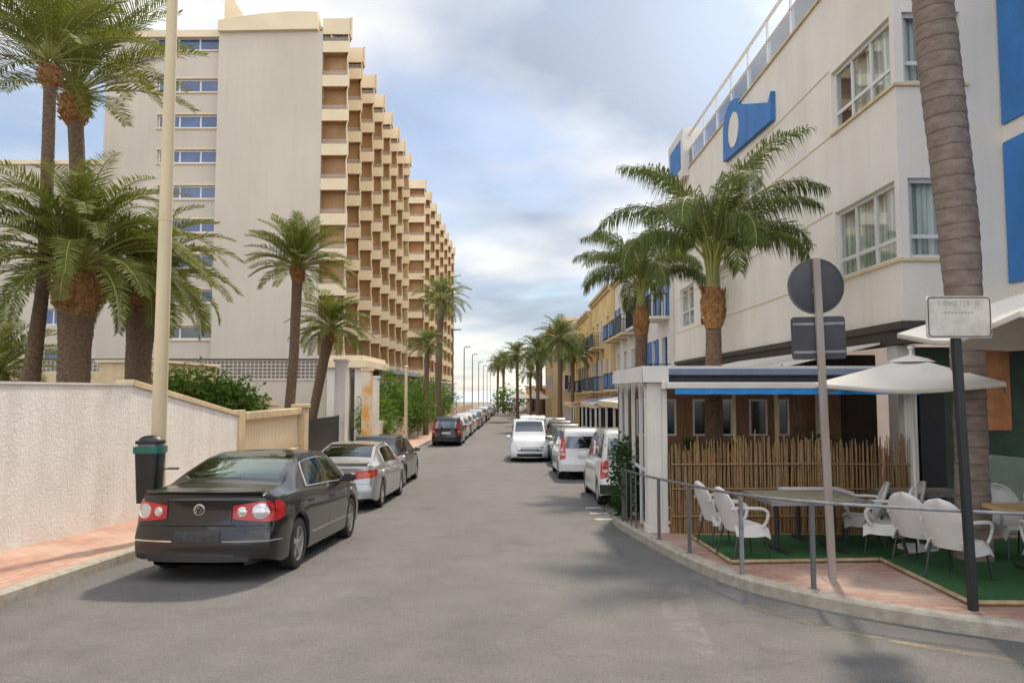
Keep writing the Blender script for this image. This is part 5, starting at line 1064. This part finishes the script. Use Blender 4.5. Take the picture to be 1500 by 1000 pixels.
# ------------------------------------------------------------ vehicles
def car(loc, rz, label, paint, kind='sedan', group=None, detail=True, cat='car', dims=None, lights='round', glass='carglass', name='parked_car', plate=True):
    """loft a car body from tables; origin on the ground under the rear bumper centre, y runs forward"""
    T = dict(
        sedan=dict(L=4.77, W=1.82, WB=(1.02, 3.73), wr=.325,
            top=[(0, 1.00), (.06, 1.035), (.35, 1.06), (.74, 1.085), (1.0, 1.20), (1.55, 1.39), (2.0, 1.455), (2.5, 1.475), (3.0, 1.43), (3.3, 1.33), (3.95, 1.02), (4.4, .92), (4.65, .80), (4.77, .66)],
            belt=[(0, .93), (.5, .965), (1.0, .965), (2.5, .925), (3.8, .90), (4.4, .82), (4.77, .62)], w=[(0, .80), (.12, .86), (.5, .895), (1.2, .91), (3.6, .91), (4.3, .87), (4.6, .78), (4.77, .64)],
            roof=[(0, .74), (.74, .715), (1.55, .60), (2.3, .62), (3.1, .60), (3.95, .72), (4.5, .66), (4.77, .56)], rearwin=(.80, 1.52), screen=(3.22, 3.86), side=[(1.42, 2.30), (2.38, 3.30)], doors=[(1.32, 2.34), (2.34, 3.52)],
            push=[(.19, .06), (.28, .01), (.36, 0), (.60, .0), (.63, .035), (.75, .04), (1.0, .07), (1.04, .05)], lean=[(.3, 0), (.9, .12), (1.5, .28), (2.2, .05), (2.8, -.15), (3.4, -.42), (4.0, -.05)]),
        hatch=dict(L=4.1, W=1.76, WB=(.68, 3.25), wr=.31,
            top=[(0, 1.30), (.12, 1.42), (.5, 1.50), (1.4, 1.53), (2.2, 1.50), (2.6, 1.38), (3.25, 1.03), (3.7, .94), (3.95, .82), (4.1, .66)],
            belt=[(0, .96), (1, .96), (2.5, .92), (3.3, .88), (3.8, .78), (4.1, .6)], w=[(0, .79), (.12, .84), (.5, .87), (3.0, .88), (3.7, .84), (3.95, .75), (4.1, .62)],
            roof=[(0, .60), (.5, .60), (1.5, .62), (2.4, .59), (3.2, .70), (3.9, .64), (4.1, .54)], rearwin=None, screen=(2.55, 3.18), side=[(.35, .85), (.95, 1.65), (1.73, 2.65)], doors=[(.92, 1.69), (1.69, 2.85)],
            push=[(.19, .05), (.3, 0), (.6, 0), (.65, .05), (.95, .07), (1.15, .16), (1.45, .34)], lean=[(.0, 0), (.9, .02), (1.7, -.05), (2.3, -.25), (2.8, -.42), (3.3, -.05)]),
        mpv=dict(L=4.35, W=1.78, WB=(.72, 3.42), wr=.32,
            top=[(0, 1.50), (.12, 1.60), (.5, 1.66), (1.6, 1.69), (2.4, 1.64), (2.9, 1.46), (3.55, 1.10), (3.95, 1.0), (4.2, .86), (4.35, .68)],
            belt=[(0, 1.0), (1, 1.0), (2.7, .97), (3.5, .92), (4.0, .82), (4.35, .6)], w=[(0, .80), (.12, .85), (.5, .88), (3.2, .89), (4.0, .84), (4.2, .76), (4.35, .62)],
            roof=[(0, .63), (.5, .645), (1.6, .66), (2.6, .62), (3.5, .72), (4.1, .64), (4.35, .54)], rearwin=None, screen=(2.82, 3.48), side=[(.3, .95), (1.05, 1.85), (1.93, 2.95)], doors=[(1.0, 1.89), (1.89, 3.1)],
            push=[(.19, .05), (.3, 0), (.6, 0), (.65, .05), (.95, .07), (1.2, .13), (1.62, .30)], lean=[(.0, 0), (1, .0), (1.9, -.05), (2.6, -.25), (3.1, -.45), (3.6, -.05)]),
        van=dict(L=4.2, W=1.74, WB=(.75, 3.42), wr=.32,
            top=[(0, 1.68), (.1, 1.76), (.5, 1.80), (1.8, 1.82), (2.4, 1.79), (2.75, 1.62), (3.3, 1.14), (3.8, 1.02), (4.05, .88), (4.2, .66)],
            belt=[(0, 1.04), (1, 1.04), (2.5, 1.0), (3.3, .96), (3.9, .86), (4.2, .6)], w=[(0, .82), (.12, .85), (.5, .865), (3.2, .87), (3.9, .83), (4.05, .76), (4.2, .64)],
            roof=[(0, .67), (.5, .69), (1.8, .70), (2.5, .66), (3.3, .73), (4.0, .66), (4.2, .56)], rearwin=None, screen=(2.72, 3.24), side=[(.35, 1.0), (1.1, 1.85), (1.93, 2.85)], doors=[(1.02, 1.89), (1.89, 2.98)],
            push=[(.19, .05), (.3, 0), (.62, 0), (.66, .05), (1.0, .06), (1.3, .08), (1.75, .16)], lean=[(.0, 0), (1, .0), (1.9, -.03), (2.5, -.2), (2.95, -.4), (3.4, -.05)]))[kind]
    if dims: T = dict(T, **dims)
    LL = T['L']; RW = T['wr']; AR = RW + .055; hatch = T['rearwin'] is None
    root = empty(name, loc, label, cat, group, rz)
    ys = set(); st = .11 if detail else .22; y = .0
    while y < LL: ys.add(round(y, 3)); y += st
    ys.add(LL)
    for c in T['WB']:
        for k in range(0, 11 if detail else 7):
            n_ = 10 if detail else 6; ys.add(round(c - AR * math.cos(PI * k / n_), 3))
        ys.add(round(c - AR - .006, 3)); ys.add(round(c + AR + .006, 3))
    marks = [v for s_ in T['side'] for v in s_] + list(T['screen']) + (list(T['rearwin']) if T['rearwin'] else []) + [v for d in T['doors'] for v in d]
    for v in marks: ys.add(v)
    for d in T['doors']:
        for v in d: ys.add(round(v + .014, 3))
    ys = sorted(v for v in ys if 0 <= v <= LL); FR = [1, .90, .72, .45, .22, 0]; f_ = [ys[0]]
    for v in ys[1:]:
        if v - f_[-1] > .004: f_.append(v)
    ys = f_; NR = 13 + len(FR)
    def ring(ysv):
        w = ci(T['w'], ysv, .06); zs = ci(T['belt'], ysv, .1); sill = .20 + .10 * max(0, (ysv - (LL - .5)) / .5) + .08 * max(0, 1 - ysv / .4); zb = sill; inarch = False
        for c in T['WB']:
            if abs(ysv - c) < AR: zb = max(zb, RW * 1.0 + math.sqrt(AR * AR - (ysv - c) ** 2)); inarch = True
        ln = ci(T['lean'], ysv, .15); yt = ysv + ln; zt = max(ci(T['top'], yt, .09), zs + .035); wr = min(ci(T['roof'], yt, .12), w - .04)
        pts = [(0, .2, 0), (w - .27, .2, 0), (w - .27, zb, 0), (w - .035, zb, 0)]
        for lev, xo in ((.06, .012), (.26, 0.0), (.45, -.004), (.62, .0), (.86, .015)):
            zl = .2 + (zs - .2) * lev; pts.append((w - xo, max(zl, zb + .02 + lev * .03), 0))
        pts.append((w - .045, zs, 0)); hg = zt - zs
        a = (w - .072, zs + min(.03, hg * .25)); bt = (wr + .012, zt - min(.05, hg * .3))
        for k, q in enumerate((0, .09, .90)): pts.append((a[0] + (bt[0] - a[0]) * q + .02 * math.sin(q * PI) * min(1, hg / .3), a[1] + (bt[1] - a[1]) * q, ln * (.0 if k == 0 else q)))
        for f in FR: pts.append((wr * f, zt - .012 + .022 * (1 - f * f), ln))
        out_ = []
        for x, z, dy in pts:
            yy = ysv + dy; P_ = ci(T['push'], z, .03)
            bl = max(0, 1 - yy / .55) ** 1.2 if yy >= 0 else 1; yy += bl * (P_ + (.15 if not hatch else .11) * (min(1, x / w)) ** 3)
            yy += 0
            bf = max(0, 1 - (LL - yy) / .55) ** 1.2 if yy <= LL else 1; yy -= bf * (.16 * (min(1, x / w)) ** 2.5 + ci([(.2, .10), (.35, 0), (.5, 0), (.75, .10), (1.1, .2)], z))
            out_.append(Vector((x, yy, z)))
        return out_
    rings = [ring(v) for v in ys]; NP = len(rings[0]); n = len(ys)
    B = {k: MB() for k in ('body', 'glass_side', 'rear_window', 'windscreen', 'door0', 'door1', 'seam', 'under')}
    def put(key, vs, flip=False):
        B[key].add(vs, [tuple(range(len(vs)))] if not flip else [tuple(range(len(vs) - 1, -1, -1))])
    gl_side = T['side']
    for i in range(n - 1):
        ym = (ys[i] + ys[i + 1]) / 2
        for j in range(NP - 1):
            key = 'body'
            if j < 3: key = 'under'
            if j == 11 and any(a <= ym <= c for a, c in gl_side): key = 'glass_side'
            elif j >= 14 and (T['screen'][0] <= ym <= T['screen'][1]): key = 'windscreen'
            elif j >= 14 and T['rearwin'] and T['rearwin'][0] <= ym <= T['rearwin'][1]: key = 'rear_window'
            elif 4 <= j <= 12:
                for k, d in enumerate(T['doors']):
                    if d[0] <= ym <= d[1]: key = 'door%d' % k
                for d in T['doors']:
                    for v in d:
                        if v <= ym <= v + .0141: key = 'seam'
            a, b_, c, d = rings[i][j], rings[i + 1][j], rings[i + 1][j + 1], rings[i][j + 1]
            put(key, [a, b_, c, d], True); put(key, [Vector((-p.x, p.y, p.z)) for p in (a, b_, c, d)])
    # end caps
    def cap(rg, front):
        cols = [1, .93, .80, .62, .42, .2, 0, -.2, -.42, -.62, -.80, -.93, -1]; rows = rg[3:14]; G = []
        for r_ in rows:
            row = []; yc = r_.y - (-1 if front else 1) * ((.16 if front else (.15 if not hatch else .11)))
            pw = 2.5 if front else 3
            for c in cols: row.append(Vector((r_.x * c, yc + (-1 if front else 1) * ((.16 if front else (.15 if not hatch else .11)) * abs(c) ** pw), r_.z + (.0 if r_ is not rows[-1] else .022 * (1 - c * c)))))
            G.append(row)
        for i in range(len(G) - 1):
            for k in range(len(cols) - 1):
                key = 'body'
                if not front and hatch and 7 <= i <= 8 and 1 <= k <= 10: key = 'rear_window'
                put(key, [G[i][k], G[i][k + 1], G[i + 1][k + 1], G[i + 1][k]], not front)
        return G
    G0 = cap(rings[0], False); G1 = cap(rings[-1], True)
    bo = B['body'].build('body', [paint], root, smooth=32, merge=True)
    B['under'].build('underbody', 'trim', root)
    B['seam'].build('door_seam', 'trim', bo)
    # doors: each side and position its own mesh
    for k in (0, 1):
        for sg in (1, -1):
            mb = MB()
            for f in B['door%d' % k].f:
                P_ = [B['door%d' % k].v[q] for q in f]
                if P_[0][0] * sg > 0: mb.add(P_, [tuple(range(len(P_)))])
            nm = 'rear_door' if k == 0 else 'front_door'; do = mb.build(nm, paint, root, smooth=32, merge=True)
            if detail:
                dd = T['doors'][k]; yh = dd[0] + .10; rr = ring(yh + .1); xx = rr[8].x * sg; h = MB(); h.tube([(xx + .002 * sg, yh, rr[8].z - .02), (xx + .035 * sg, yh + .04, rr[8].z - .015), (xx + .035 * sg, yh + .16, rr[8].z - .012), (xx + .002 * sg, yh + .2, rr[8].z - .012)], .012, 6); h.build('handle', paint, do, smooth=50)
    for i_, (a, c) in enumerate(gl_side):
        for sg in (1, -1):
            mb = MB()
            for f in B['glass_side'].f:
                P_ = [B['glass_side'].v[q] for q in f]; ym = sum(p[1] for p in P_) / 4 - ci(T['lean'], (a + c) / 2, .15) * .5
                if P_[0][0] * sg > 0 and a - .12 <= ym <= c + .12 and abs(ym - (a + c) / 2) == min(abs(ym - (q[0] + q[1]) / 2) for q in gl_side): mb.add(P_, [tuple(range(len(P_)))])
            if mb.f: mb.build('side_window', glass, root, smooth=50, merge=True)
    for k in ('rear_window', 'windscreen'):
        if B[k].f: B[k].build(k, glass, root, smooth=50, merge=True)
    # window surround lines
    def rowline(j, y0, y1, sg, rad, off=.004):
        P_ = []
        for v in ys:
            if y0 <= v <= y1: q = ring(v)[j]; P_.append((sg * (q.x + off), q.y, q.z))
        return P_
    if detail:
        for sg in (1, -1):
            t = MB(); P_ = rowline(11, gl_side[0][0], gl_side[-1][1], sg, 0); Q = rowline(12, gl_side[0][0], gl_side[-1][1], sg, 0); t.tube(P_ + Q[::-1] + [P_[0]], .007, 5, False); t.build('window_trim', 'chrome' if kind == 'sedan' else 'trim', root)
    # interior
    z1 = ci(T['belt'], 2, .1) - .06; it = MB(); wv = ci(T['w'], 2) - .12; ya = 1.0 if not hatch else .25; yb = T['screen'][1] - .1
    it.box(-wv, wv, ya, yb, .32, .36); it.box(-wv, wv, yb - .35, yb, .36, z1 - .02); it.box(-wv, wv, ya - .2, ya, .36, z1 - .02) if not hatch else None
    it.build('dashboard', 'interior', root)
    for (sy, sx, w_) in ((T['doors'][0][0] + .12, 0, wv * 1.7), (T['doors'][1][0] + .15, .36, .48), (T['doors'][1][0] + .15, -.36, .48)):
        s_ = MB(); top_ = z1 + .10; s_.add([(sx - w_ / 2, sy, top_), (sx + w_ / 2, sy, top_), (sx + w_ / 2, sy + .1, top_), (sx - w_ / 2, sy + .1, top_), (sx - w_ / 2, sy + .18, .4), (sx + w_ / 2, sy + .18, .4), (sx + w_ / 2, sy + .32, .4), (sx - w_ / 2, sy + .32, .4)], [(0, 1, 2, 3), (0, 4, 5, 1), (2, 6, 7, 3), (0, 3, 7, 4), (1, 5, 6, 2)])
        s_.box(sx - w_ / 2, sx + w_ / 2, sy + .2, sy + .7, .37, .52)
        for hx in ((0,) if sx else (-.4, .4)): s_.box(sx + hx - .13, sx + hx + .13, sy - .01, sy + .08, top_ + .02, top_ + .20)
        s_.build('seat', 'interior', root, bevel=.03)
    # wheels
    for c in T['WB']:
        for sg in (1, -1):
            xo = ci(T['w'], c) - .012; t = MB(); W_ = .205; n_ = 32 if detail else 20
            prof = [(RW * .66, -W_), (RW * .93, -W_ + .005), (RW, -W_ + .03), (RW, -.03), (RW * .95, -.004), (RW * .70, 0), (RW * .665, -.012), (RW * .66, -.05)]
            t.lathe([(r_, h * sg + xo * sg) for r_, h in prof], (0, c, RW), n_, 0, cap=False); wo = t.build('wheel', 'rubber', root, smooth=40)
            r_ = MB(); r_.lathe([(RW * .67, (xo - .012) * sg), (RW * .63, (xo - .02) * sg), (RW * .60, (xo - .09) * sg), (RW * .615, (xo - .07) * sg)], (0, c, RW), n_, 0, cap=False); ns = 5 if kind == 'sedan' else 7
            r_.lathe([(0, (xo - .012) * sg), (RW * .10, (xo - .014) * sg), (RW * .17, (xo - .03) * sg), (RW * .17, (xo - .06) * sg)], (0, c, RW), 16, 0)
            for k in range(ns):
                a = 2 * PI * k / ns + .3; u = Vector((0, math.cos(a), math.sin(a))); v = Vector((0, -math.sin(a), math.cos(a))); o_ = Vector((0, c, RW)); X = lambda d: Vector((sg * (xo - d), 0, 0)); a0, a1 = RW * .12, RW * .63; w0, w1 = RW * .085, RW * .125
                vs = [o_ + u * a0 - v * w0 + X(.03), o_ + u * a0 + v * w0 + X(.03), o_ + u * a1 + v * w1 + X(.022), o_ + u * a1 - v * w1 + X(.022), o_ + u * a0 - v * w0 + X(.07), o_ + u * a0 + v * w0 + X(.07), o_ + u * a1 + v * w1 + X(.06), o_ + u * a1 - v * w1 + X(.06), o_ + u * (a0 + a1) / 2 + X(.012)]
                r_.add(vs, [(0, 1, 8), (1, 2, 8), (2, 3, 8), (3, 0, 8), (0, 4, 5, 1), (1, 5, 6, 2), (3, 7, 4, 0)])
            r_.build('rim', 'alloy', wo, smooth=30); d_ = MB(); d_.lathe([(0, (xo - .075) * sg), (RW * .63, (xo - .075) * sg)], (0, c, RW), 20, 0); d_.build('brake_disc', 'trim', wo)
    # surface of the rear, measured on the cap grid
    R0 = rings[0]; bulge = .15 if not hatch else .11
    def rear(x, z, off=.006, front=False):
        R_ = rings[-1] if front else R0; rows = R_[3:14]; z_ = min(max(z, rows[0].z), rows[-1].z)
        for a, c in zip(rows, rows[1:]):
            if a.z <= z_ <= c.z + 1e-6: t_ = (z_ - a.z) / max(1e-6, c.z - a.z); w_ = a.x + (c.x - a.x) * t_; yy = a.y + (c.y - a.y) * t_; break
        b_ = .16 if front else bulge; pw = 2.5 if front else 3; c_ = abs(x) / w_
        if c_ <= 1: yy = yy + (b_ if front else -b_) + (-1 if front else 1) * b_ * c_ ** pw; return Vector((x, yy + (off if front else -off), z))
        ex = abs(x) - w_; sgn = 1 if x > 0 else -1
        return Vector((sgn * (w_ + off + ex * .5), yy + (-ex if front else ex), z))
    def patch(nm, mt, poly_fn, nu, nv, par, off=.006, front=False):
        mb = MB(); A = [[rear(*poly_fn(i / nu, j / nv), off, front) for j in range(nv + 1)] for i in range(nu + 1)]; A2 = [[rear(*poly_fn(i / nu, j / nv), -.02, front) for j in range(nv + 1)] for i in range(nu + 1)]
        I = lambda i, j: i * (nv + 1) + j; k = (nu + 1) * (nv + 1); vs = [q for r_ in A for q in r_] + [q for r_ in A2 for q in r_]; f = []
        for i in range(nu):
            for j in range(nv): f.append((I(i, j), I(i + 1, j), I(i + 1, j + 1), I(i, j + 1)))
        for i in range(nu): f += [(I(i, 0), k + I(i, 0), k + I(i + 1, 0), I(i + 1, 0)), (I(i, nv), I(i + 1, nv), k + I(i + 1, nv), k + I(i, nv))]
        for j in range(nv): f += [(I(0, j), I(0, j + 1), k + I(0, j + 1), k + I(0, j)), (I(nu, j), k + I(nu, j), k + I(nu, j + 1), I(nu, j + 1))]
        mb.add(vs, f); return mb.build(nm, mt, par, smooth=40)
    def rect(x0, x1, z0, z1): return lambda u, v: (x0 + (x1 - x0) * u, z0 + (z1 - z0) * v)
    def disc(nm, mt, cx_, cz_, r_, par, off=.012, dome=.012, ring_=None):
        mb = MB(); n_ = 24; c0 = rear(cx_, cz_, off + dome); vs = [c0]
        for k, (rr, oo) in enumerate(((r_ * .6, off + dome * .7), (r_, off), (r_, -.01))):
            for j in range(n_): a = 2 * PI * j / n_; vs.append(rear(cx_ + rr * math.cos(a), cz_ + rr * math.sin(a), oo))
        f = [(0, 1 + j, 1 + (j + 1) % n_) for j in range(n_)] + [(1 + k * n_ + j, 1 + (k + 1) * n_ + j, 1 + (k + 1) * n_ + (j + 1) % n_, 1 + k * n_ + (j + 1) % n_) for k in (0, 1) for j in range(n_)]
        mb.add(vs, f); return mb.build(nm, mt, par, smooth=50)
    if lights == 'round':           # dark saloon: red clusters with round pale lamps, ring badge, bright bumper strips
        for sg in (1, -1):
            def cl(u, v): x = .395 + .60 * u; zc = .815 + .005 * u; h = .085 + .055 * math.sin(min(1, u * 1.25) * PI * .55) - .05 * max(0, u - .85) / .15; return (sg * x, zc + (v - .5) * 2 * h * .84)
            o = patch('tail_light', 'redlamp', cl, 16, 5, root, .008)
            for cx_, r_ in ((.50, .048), (.70, .082)):
                disc('lamp_lens', 'lamplens', sg * cx_, .82, r_, o); mb = MB(); P_ = [rear(sg * cx_ + r_ * 1.06 * math.cos(2 * PI * k / 24), .82 + r_ * 1.06 * math.sin(2 * PI * k / 24), .012) for k in range(25)]; mb.tube(P_, .006, 5, False); mb.build('lamp_ring', 'chrome', o)
            for a, c in ((.30, .98),): patch('chrome_strip', 'chrome', rect(sg * a, sg * c, .475, .492), 12, 1, root, .010)
            # side strip along the doors
            mb = MB(); 
            for y0, y1 in ((1.50, 3.30),):
                P_ = [(sg * (ci(T['w'], v, .06) + .006), v, .40) for v in [y0 + (y1 - y0) * k / 12 for k in range(13)]]; mb.tube(P_, .009, 5)
            mb.build('side_strip', 'chrome', root)
        ld = MB(); P_ = [rear(x, 1.0, .0) for x in [-.7 + 1.4 * k / 16 for k in range(17)]]
        pb = patch('plate_recess', paint, rect(-.42, .42, .66, .675), 8, 1, root, .012)
        patch('licence_plate', 'platedark', rect(-.27, .27, .485, .60), 8, 2, root, .012)
        # lid outline seams
        mb = MB()
        for sg in (1, -1): mb.tube([rear(sg * .385, .96 - k * .045, .002) for k in range(0, 6)] + [rear(sg * .375, .70, .002)], .004, 4)
        mb.tube([rear(-.75 + 1.5 * k / 20, .655, .002) for k in range(21)], .004, 4); mb.build('boot_seam', 'trim', root)
        bd = disc('badge', 'chrome', 0, .845, .066, root, .01, .006); disc('badge_field', 'trim', 0, .845, .054, bd, .018, .002)
        mb = MB(); pts = [(-.042, .033), (-.018, -.036), (0, .012), (.018, -.036), (.042, .033)]; P_ = [rear(x, .845 + z, .024) for x, z in pts]; mb.tube(P_, .0058, 5); P_ = [rear(x, .845 + z, .024) for x, z in ((-.02, .046), (0, .012), (.02, .046))]; mb.tube(P_, .0055, 5); mb.build('badge_letters', 'chrome', bd)
        mb = MB(); n_ = 14; vs = []
        for k in range(n_ + 1):
            x = -.70 + 1.40 * k / n_; q = rear(x, 1.02, 0); vs += [(x, q.y - .012, 1.025), (x, q.y - .03, 1.052), (x, q.y + .05, 1.066), (x, q.y + .09, 1.045)]
        mb.add(vs, [(k * 4 + j, (k + 1) * 4 + j, (k + 1) * 4 + j + 1, k * 4 + j + 1) for k in range(n_) for j in range(3)] + [(0, 1, 2, 3), (n_ * 4 + 3, n_ * 4 + 2, n_ * 4 + 1, n_ * 4)]); mb.build('boot_lip', paint, root, smooth=40)
        patch('bumper_seam', 'trim', rect(-.80, .80, .615, .622), 20, 1, root, .001)
        patch('lower_valance', 'trim', rect(-.60, .60, .25, .31), 20, 1, root, .006)
    elif lights == 'wide':
        for sg in (1, -1):
            o = patch('tail_light', 'redlamp', lambda u, v: (sg * (.46 + .50 * u), .70 + .06 * u + (v) * (.19 - .03 * u)), 12, 4, root, .008); patch('turn_lamp', 'orangelamp', lambda u, v: (sg * (.52 + .30 * u), .76 + .03 * u + v * .055), 6, 2, o, .012)
        patch('licence_plate', 'plate', rect(-.26, .26, .55, .66), 6, 2, root, .01); patch('bumper_seam', 'trim', rect(-.80, .80, .60, .606), 20, 1, root, .001)
        mb = MB(); n_ = 14; vs = []
        for k in range(n_ + 1):
            x = -.70 + 1.40 * k / n_; q = rear(x, 1.02, 0); vs += [(x, q.y - .02, 1.03), (x, q.y - .04, 1.07), (x, q.y + .06, 1.09), (x, q.y + .12, 1.05)]
        mb.add(vs, [(k * 4 + j, (k + 1) * 4 + j, (k + 1) * 4 + j + 1, k * 4 + j + 1) for k in range(n_) for j in range(3)] + [(0, 1, 2, 3), (n_ * 4 + 3, n_ * 4 + 2, n_ * 4 + 1, n_ * 4)]); mb.build('spoiler', paint, root, smooth=40)
    else:
        zt0 = R0[9].z
        for sg in (1, -1):
            hi = zt0 + (.42 if kind in ('mpv',) else .05); o = patch('tail_light', 'redlamp', lambda u, v: (sg * (.655 + .19 * u), .70 + v * (hi - .70) - .05 * u), 6, 6, root, .008); patch('turn_lamp', 'lamplens', lambda u, v: (sg * (.68 + .12 * u), .80 + v * .08), 3, 2, o, .011)
        if plate: patch('licence_plate', 'plate', rect(-.26, .26, .70, .81) if kind != 'van' else rect(-.26, .26, .78, .89), 6, 2, root, .01)
        patch('bumper', 'trim' if lights == 'tallblack' else paint, rect(-.84, .84, .30, .52), 20, 3, root, .035); mb = MB(); q = rear(0, zt0 + .05, .015); mb.tube([rear(-.02, zt0 + .06, .012), rear(.38, zt0 + .09, .014)], .008, 5); mb.build('wiper', 'trim', root)
    # front: headlamps, grille
    for sg in (1, -1):
        o = patch('headlight', 'lamplens', lambda u, v: (sg * (.40 + .42 * u), .62 + v * (.13 + .06 * u)), 8, 3, root, .008, True)
    patch('grille', 'trim', rect(-.52, .52, .58, .70), 6, 2, root, .008, True); patch('air_intake', 'trim', rect(-.55, .55, .33, .47), 6, 2, root, .008, True); patch('number_plate', 'plate', rect(-.26, .26, .49, .59), 4, 1, root, .014, True)
    # mirrors
    ym = T['side'][-1][1] + .02
    for sg in (1, -1):
        q = ring(ym)[10]; mb = MB(); c = Vector((sg * (q.x + .14), ym - .12, q.z + .08)); vs = []
        for k, (dy, s_) in enumerate(((-.045, .82), (-.02, 1), (.05, .92), (.11, .55))):
            for j in range(12): a = 2 * PI * j / 12; vs.append(c + Vector((sg * .105 * s_ * (abs(math.cos(a)) ** .7) * (1 if math.cos(a) > 0 else -1), dy, .068 * s_ * (abs(math.sin(a)) ** .7) * (1 if math.sin(a) > 0 else -1))))
        mb.add(vs, [(k * 12 + j, k * 12 + (j + 1) % 12, (k + 1) * 12 + (j + 1) % 12, (k + 1) * 12 + j) for k in range(3) for j in range(12)] + [tuple(range(11, -1, -1)), tuple(36 + j for j in range(12))]); mb.tube([(sg * (q.x - .01), ym - .06, q.z + .03), (sg * (q.x + .1), ym - .08, q.z + .04)], .02, 6); mb.build('mirror', 'trim' if paint == 'paintblack' else paint, root, smooth=50)
    if hatch or kind != 'sedan':
        if kind == 'van':
            for sg in (1, -1): mb = MB(); P_ = [(sg * (ci(T['roof'], v, .1) - .06), v, ci(T['top'], v, .09) + .045) for v in (.5, .6, 1.5, 2.1, 2.2)]; P_[0] = (P_[0][0], .5, P_[0][2] - .05); P_[-1] = (P_[-1][0], 2.2, P_[-1][2] - .05); mb.tube(P_, .012, 6); mb.build('roof_rail', 'trim', root)
    return root
def pos(x, y): return (x, y, g(y))
def slope(o, y):
    o.rotation_euler = (math.atan((g(y + 3.5) - g(y + .5)) / 3.), 0, o.rotation_euler[2]); return o
HERO = slope(car(pos(-3.84, 9.0), R(-1.6), 'dark charcoal saloon with round red and white tail lights, nearest on the left', 'paintblack', 'sedan', glass='carglass'), 9.4); HERO.scale = (1.03,) * 3
slope(car(pos(-4.02, 16.55), R(-.5), 'silver saloon with boot spoiler parked right in front of the charcoal saloon', 'paintsilver', 'sedan', lights='wide', glass='cartint'), 16.5)
slope(car(pos(-4.2, 21.9), R(-.5), 'dark hatchback mostly hidden in front of the silver saloon', 'paintdark', 'hatch', lights='tall', glass='cartint'), 21.9)
slope(car(pos(-4.03, 43.3), 0, 'black minivan with tall red tail lights leading the far left row', 'paintblack', 'mpv', lights='tall', glass='cartint'), 43.3)
slope(car(pos(2.85, 17.45), R(1.), 'white small van with roof rails half hidden by the pavilion corner', 'paintwhite', 'van', lights='tallblack', glass='cartint'), 17.4)
slope(car(pos(2.32, 24.6), R(1.), 'white minivan parked ahead of the small van on the right', 'paintwhite', 'mpv', lights='tall', glass='cartint'), 24.6)
slope(car(pos(.62, 32.2 + 4.2), R(180), 'white van facing the camera in the right lane with a driver side mirror out', 'paintwhite', 'van', glass='cartint', lights='tall', name='oncoming_van', cat='van'), 32.2)
slope(car(pos(.95, 40.5), 0, 'white van beyond the oncoming van, only roof and red lamp showing', 'paintwhite', 'van', glass='cartint', lights='tall', dims=None, name='parked_van', cat='van'), 40)
slope(car(pos(2.35, 30.3), 0, 'green grey hatchback just ahead of the white minivan', 'paintgreen', 'hatch', lights='tall', glass='cartint', detail=False), 30)
slope(car(pos(2.45, 35.8), 0, 'dark hatchback two places ahead of the white minivan', 'paintdark', 'hatch', lights='tall', glass='cartint', detail=False), 36)
slope(car(pos(2.5, 41.5), 0, 'black hatchback three places ahead of the white minivan', 'paintblack', 'hatch', lights='tall', glass='cartint', detail=False), 41)
slope(car(pos(2.6, 47.5), 0, 'beige hatchback farthest in the right row below the fullest far palm', 'paintbeige', 'hatch', lights='tall', glass='cartint', detail=False), 47)
protos = {}; ords = ['first', 'second', 'third', 'fourth', 'fifth', 'sixth', 'seventh', 'eighth', 'ninth', 'tenth', 'eleventh', 'twelfth', 'thirteenth', 'fourteenth']
seq = ['paintwhite', 'paintsilver', 'paintwhite', 'paintsilver', 'paintblue', 'paintwhite', 'paintdark', 'paintsilver', 'paintwhite', 'paintblue', 'paintsilver', 'paintdark', 'paintblack']
cn = dict(paintwhite='white', paintsilver='silver', paintblue='dark blue', paintdark='dark grey', paintblack='black'); y = 49.0
for i, p in enumerate(seq):
    lb = '%s hatchback, %s car beyond the black minivan in the left row' % (cn[p], ords[i]); yy = y
    if p not in protos:
        o = car(pos(-4.1, yy), 0, lb, p, 'hatch', 'cars parked along the left kerb', False, lights='tall', glass='cartint'); protos[p] = o
        KID[o.name] = kids(o)
        for k in KID[o.name]: KID[k.name] = kids(k)
    else: copy_tree(protos[p], pos(-4.1 + .08 * math.sin(i * 2.1), yy), 0, None, lb)
    y += 5.4 + (i % 3) * .5
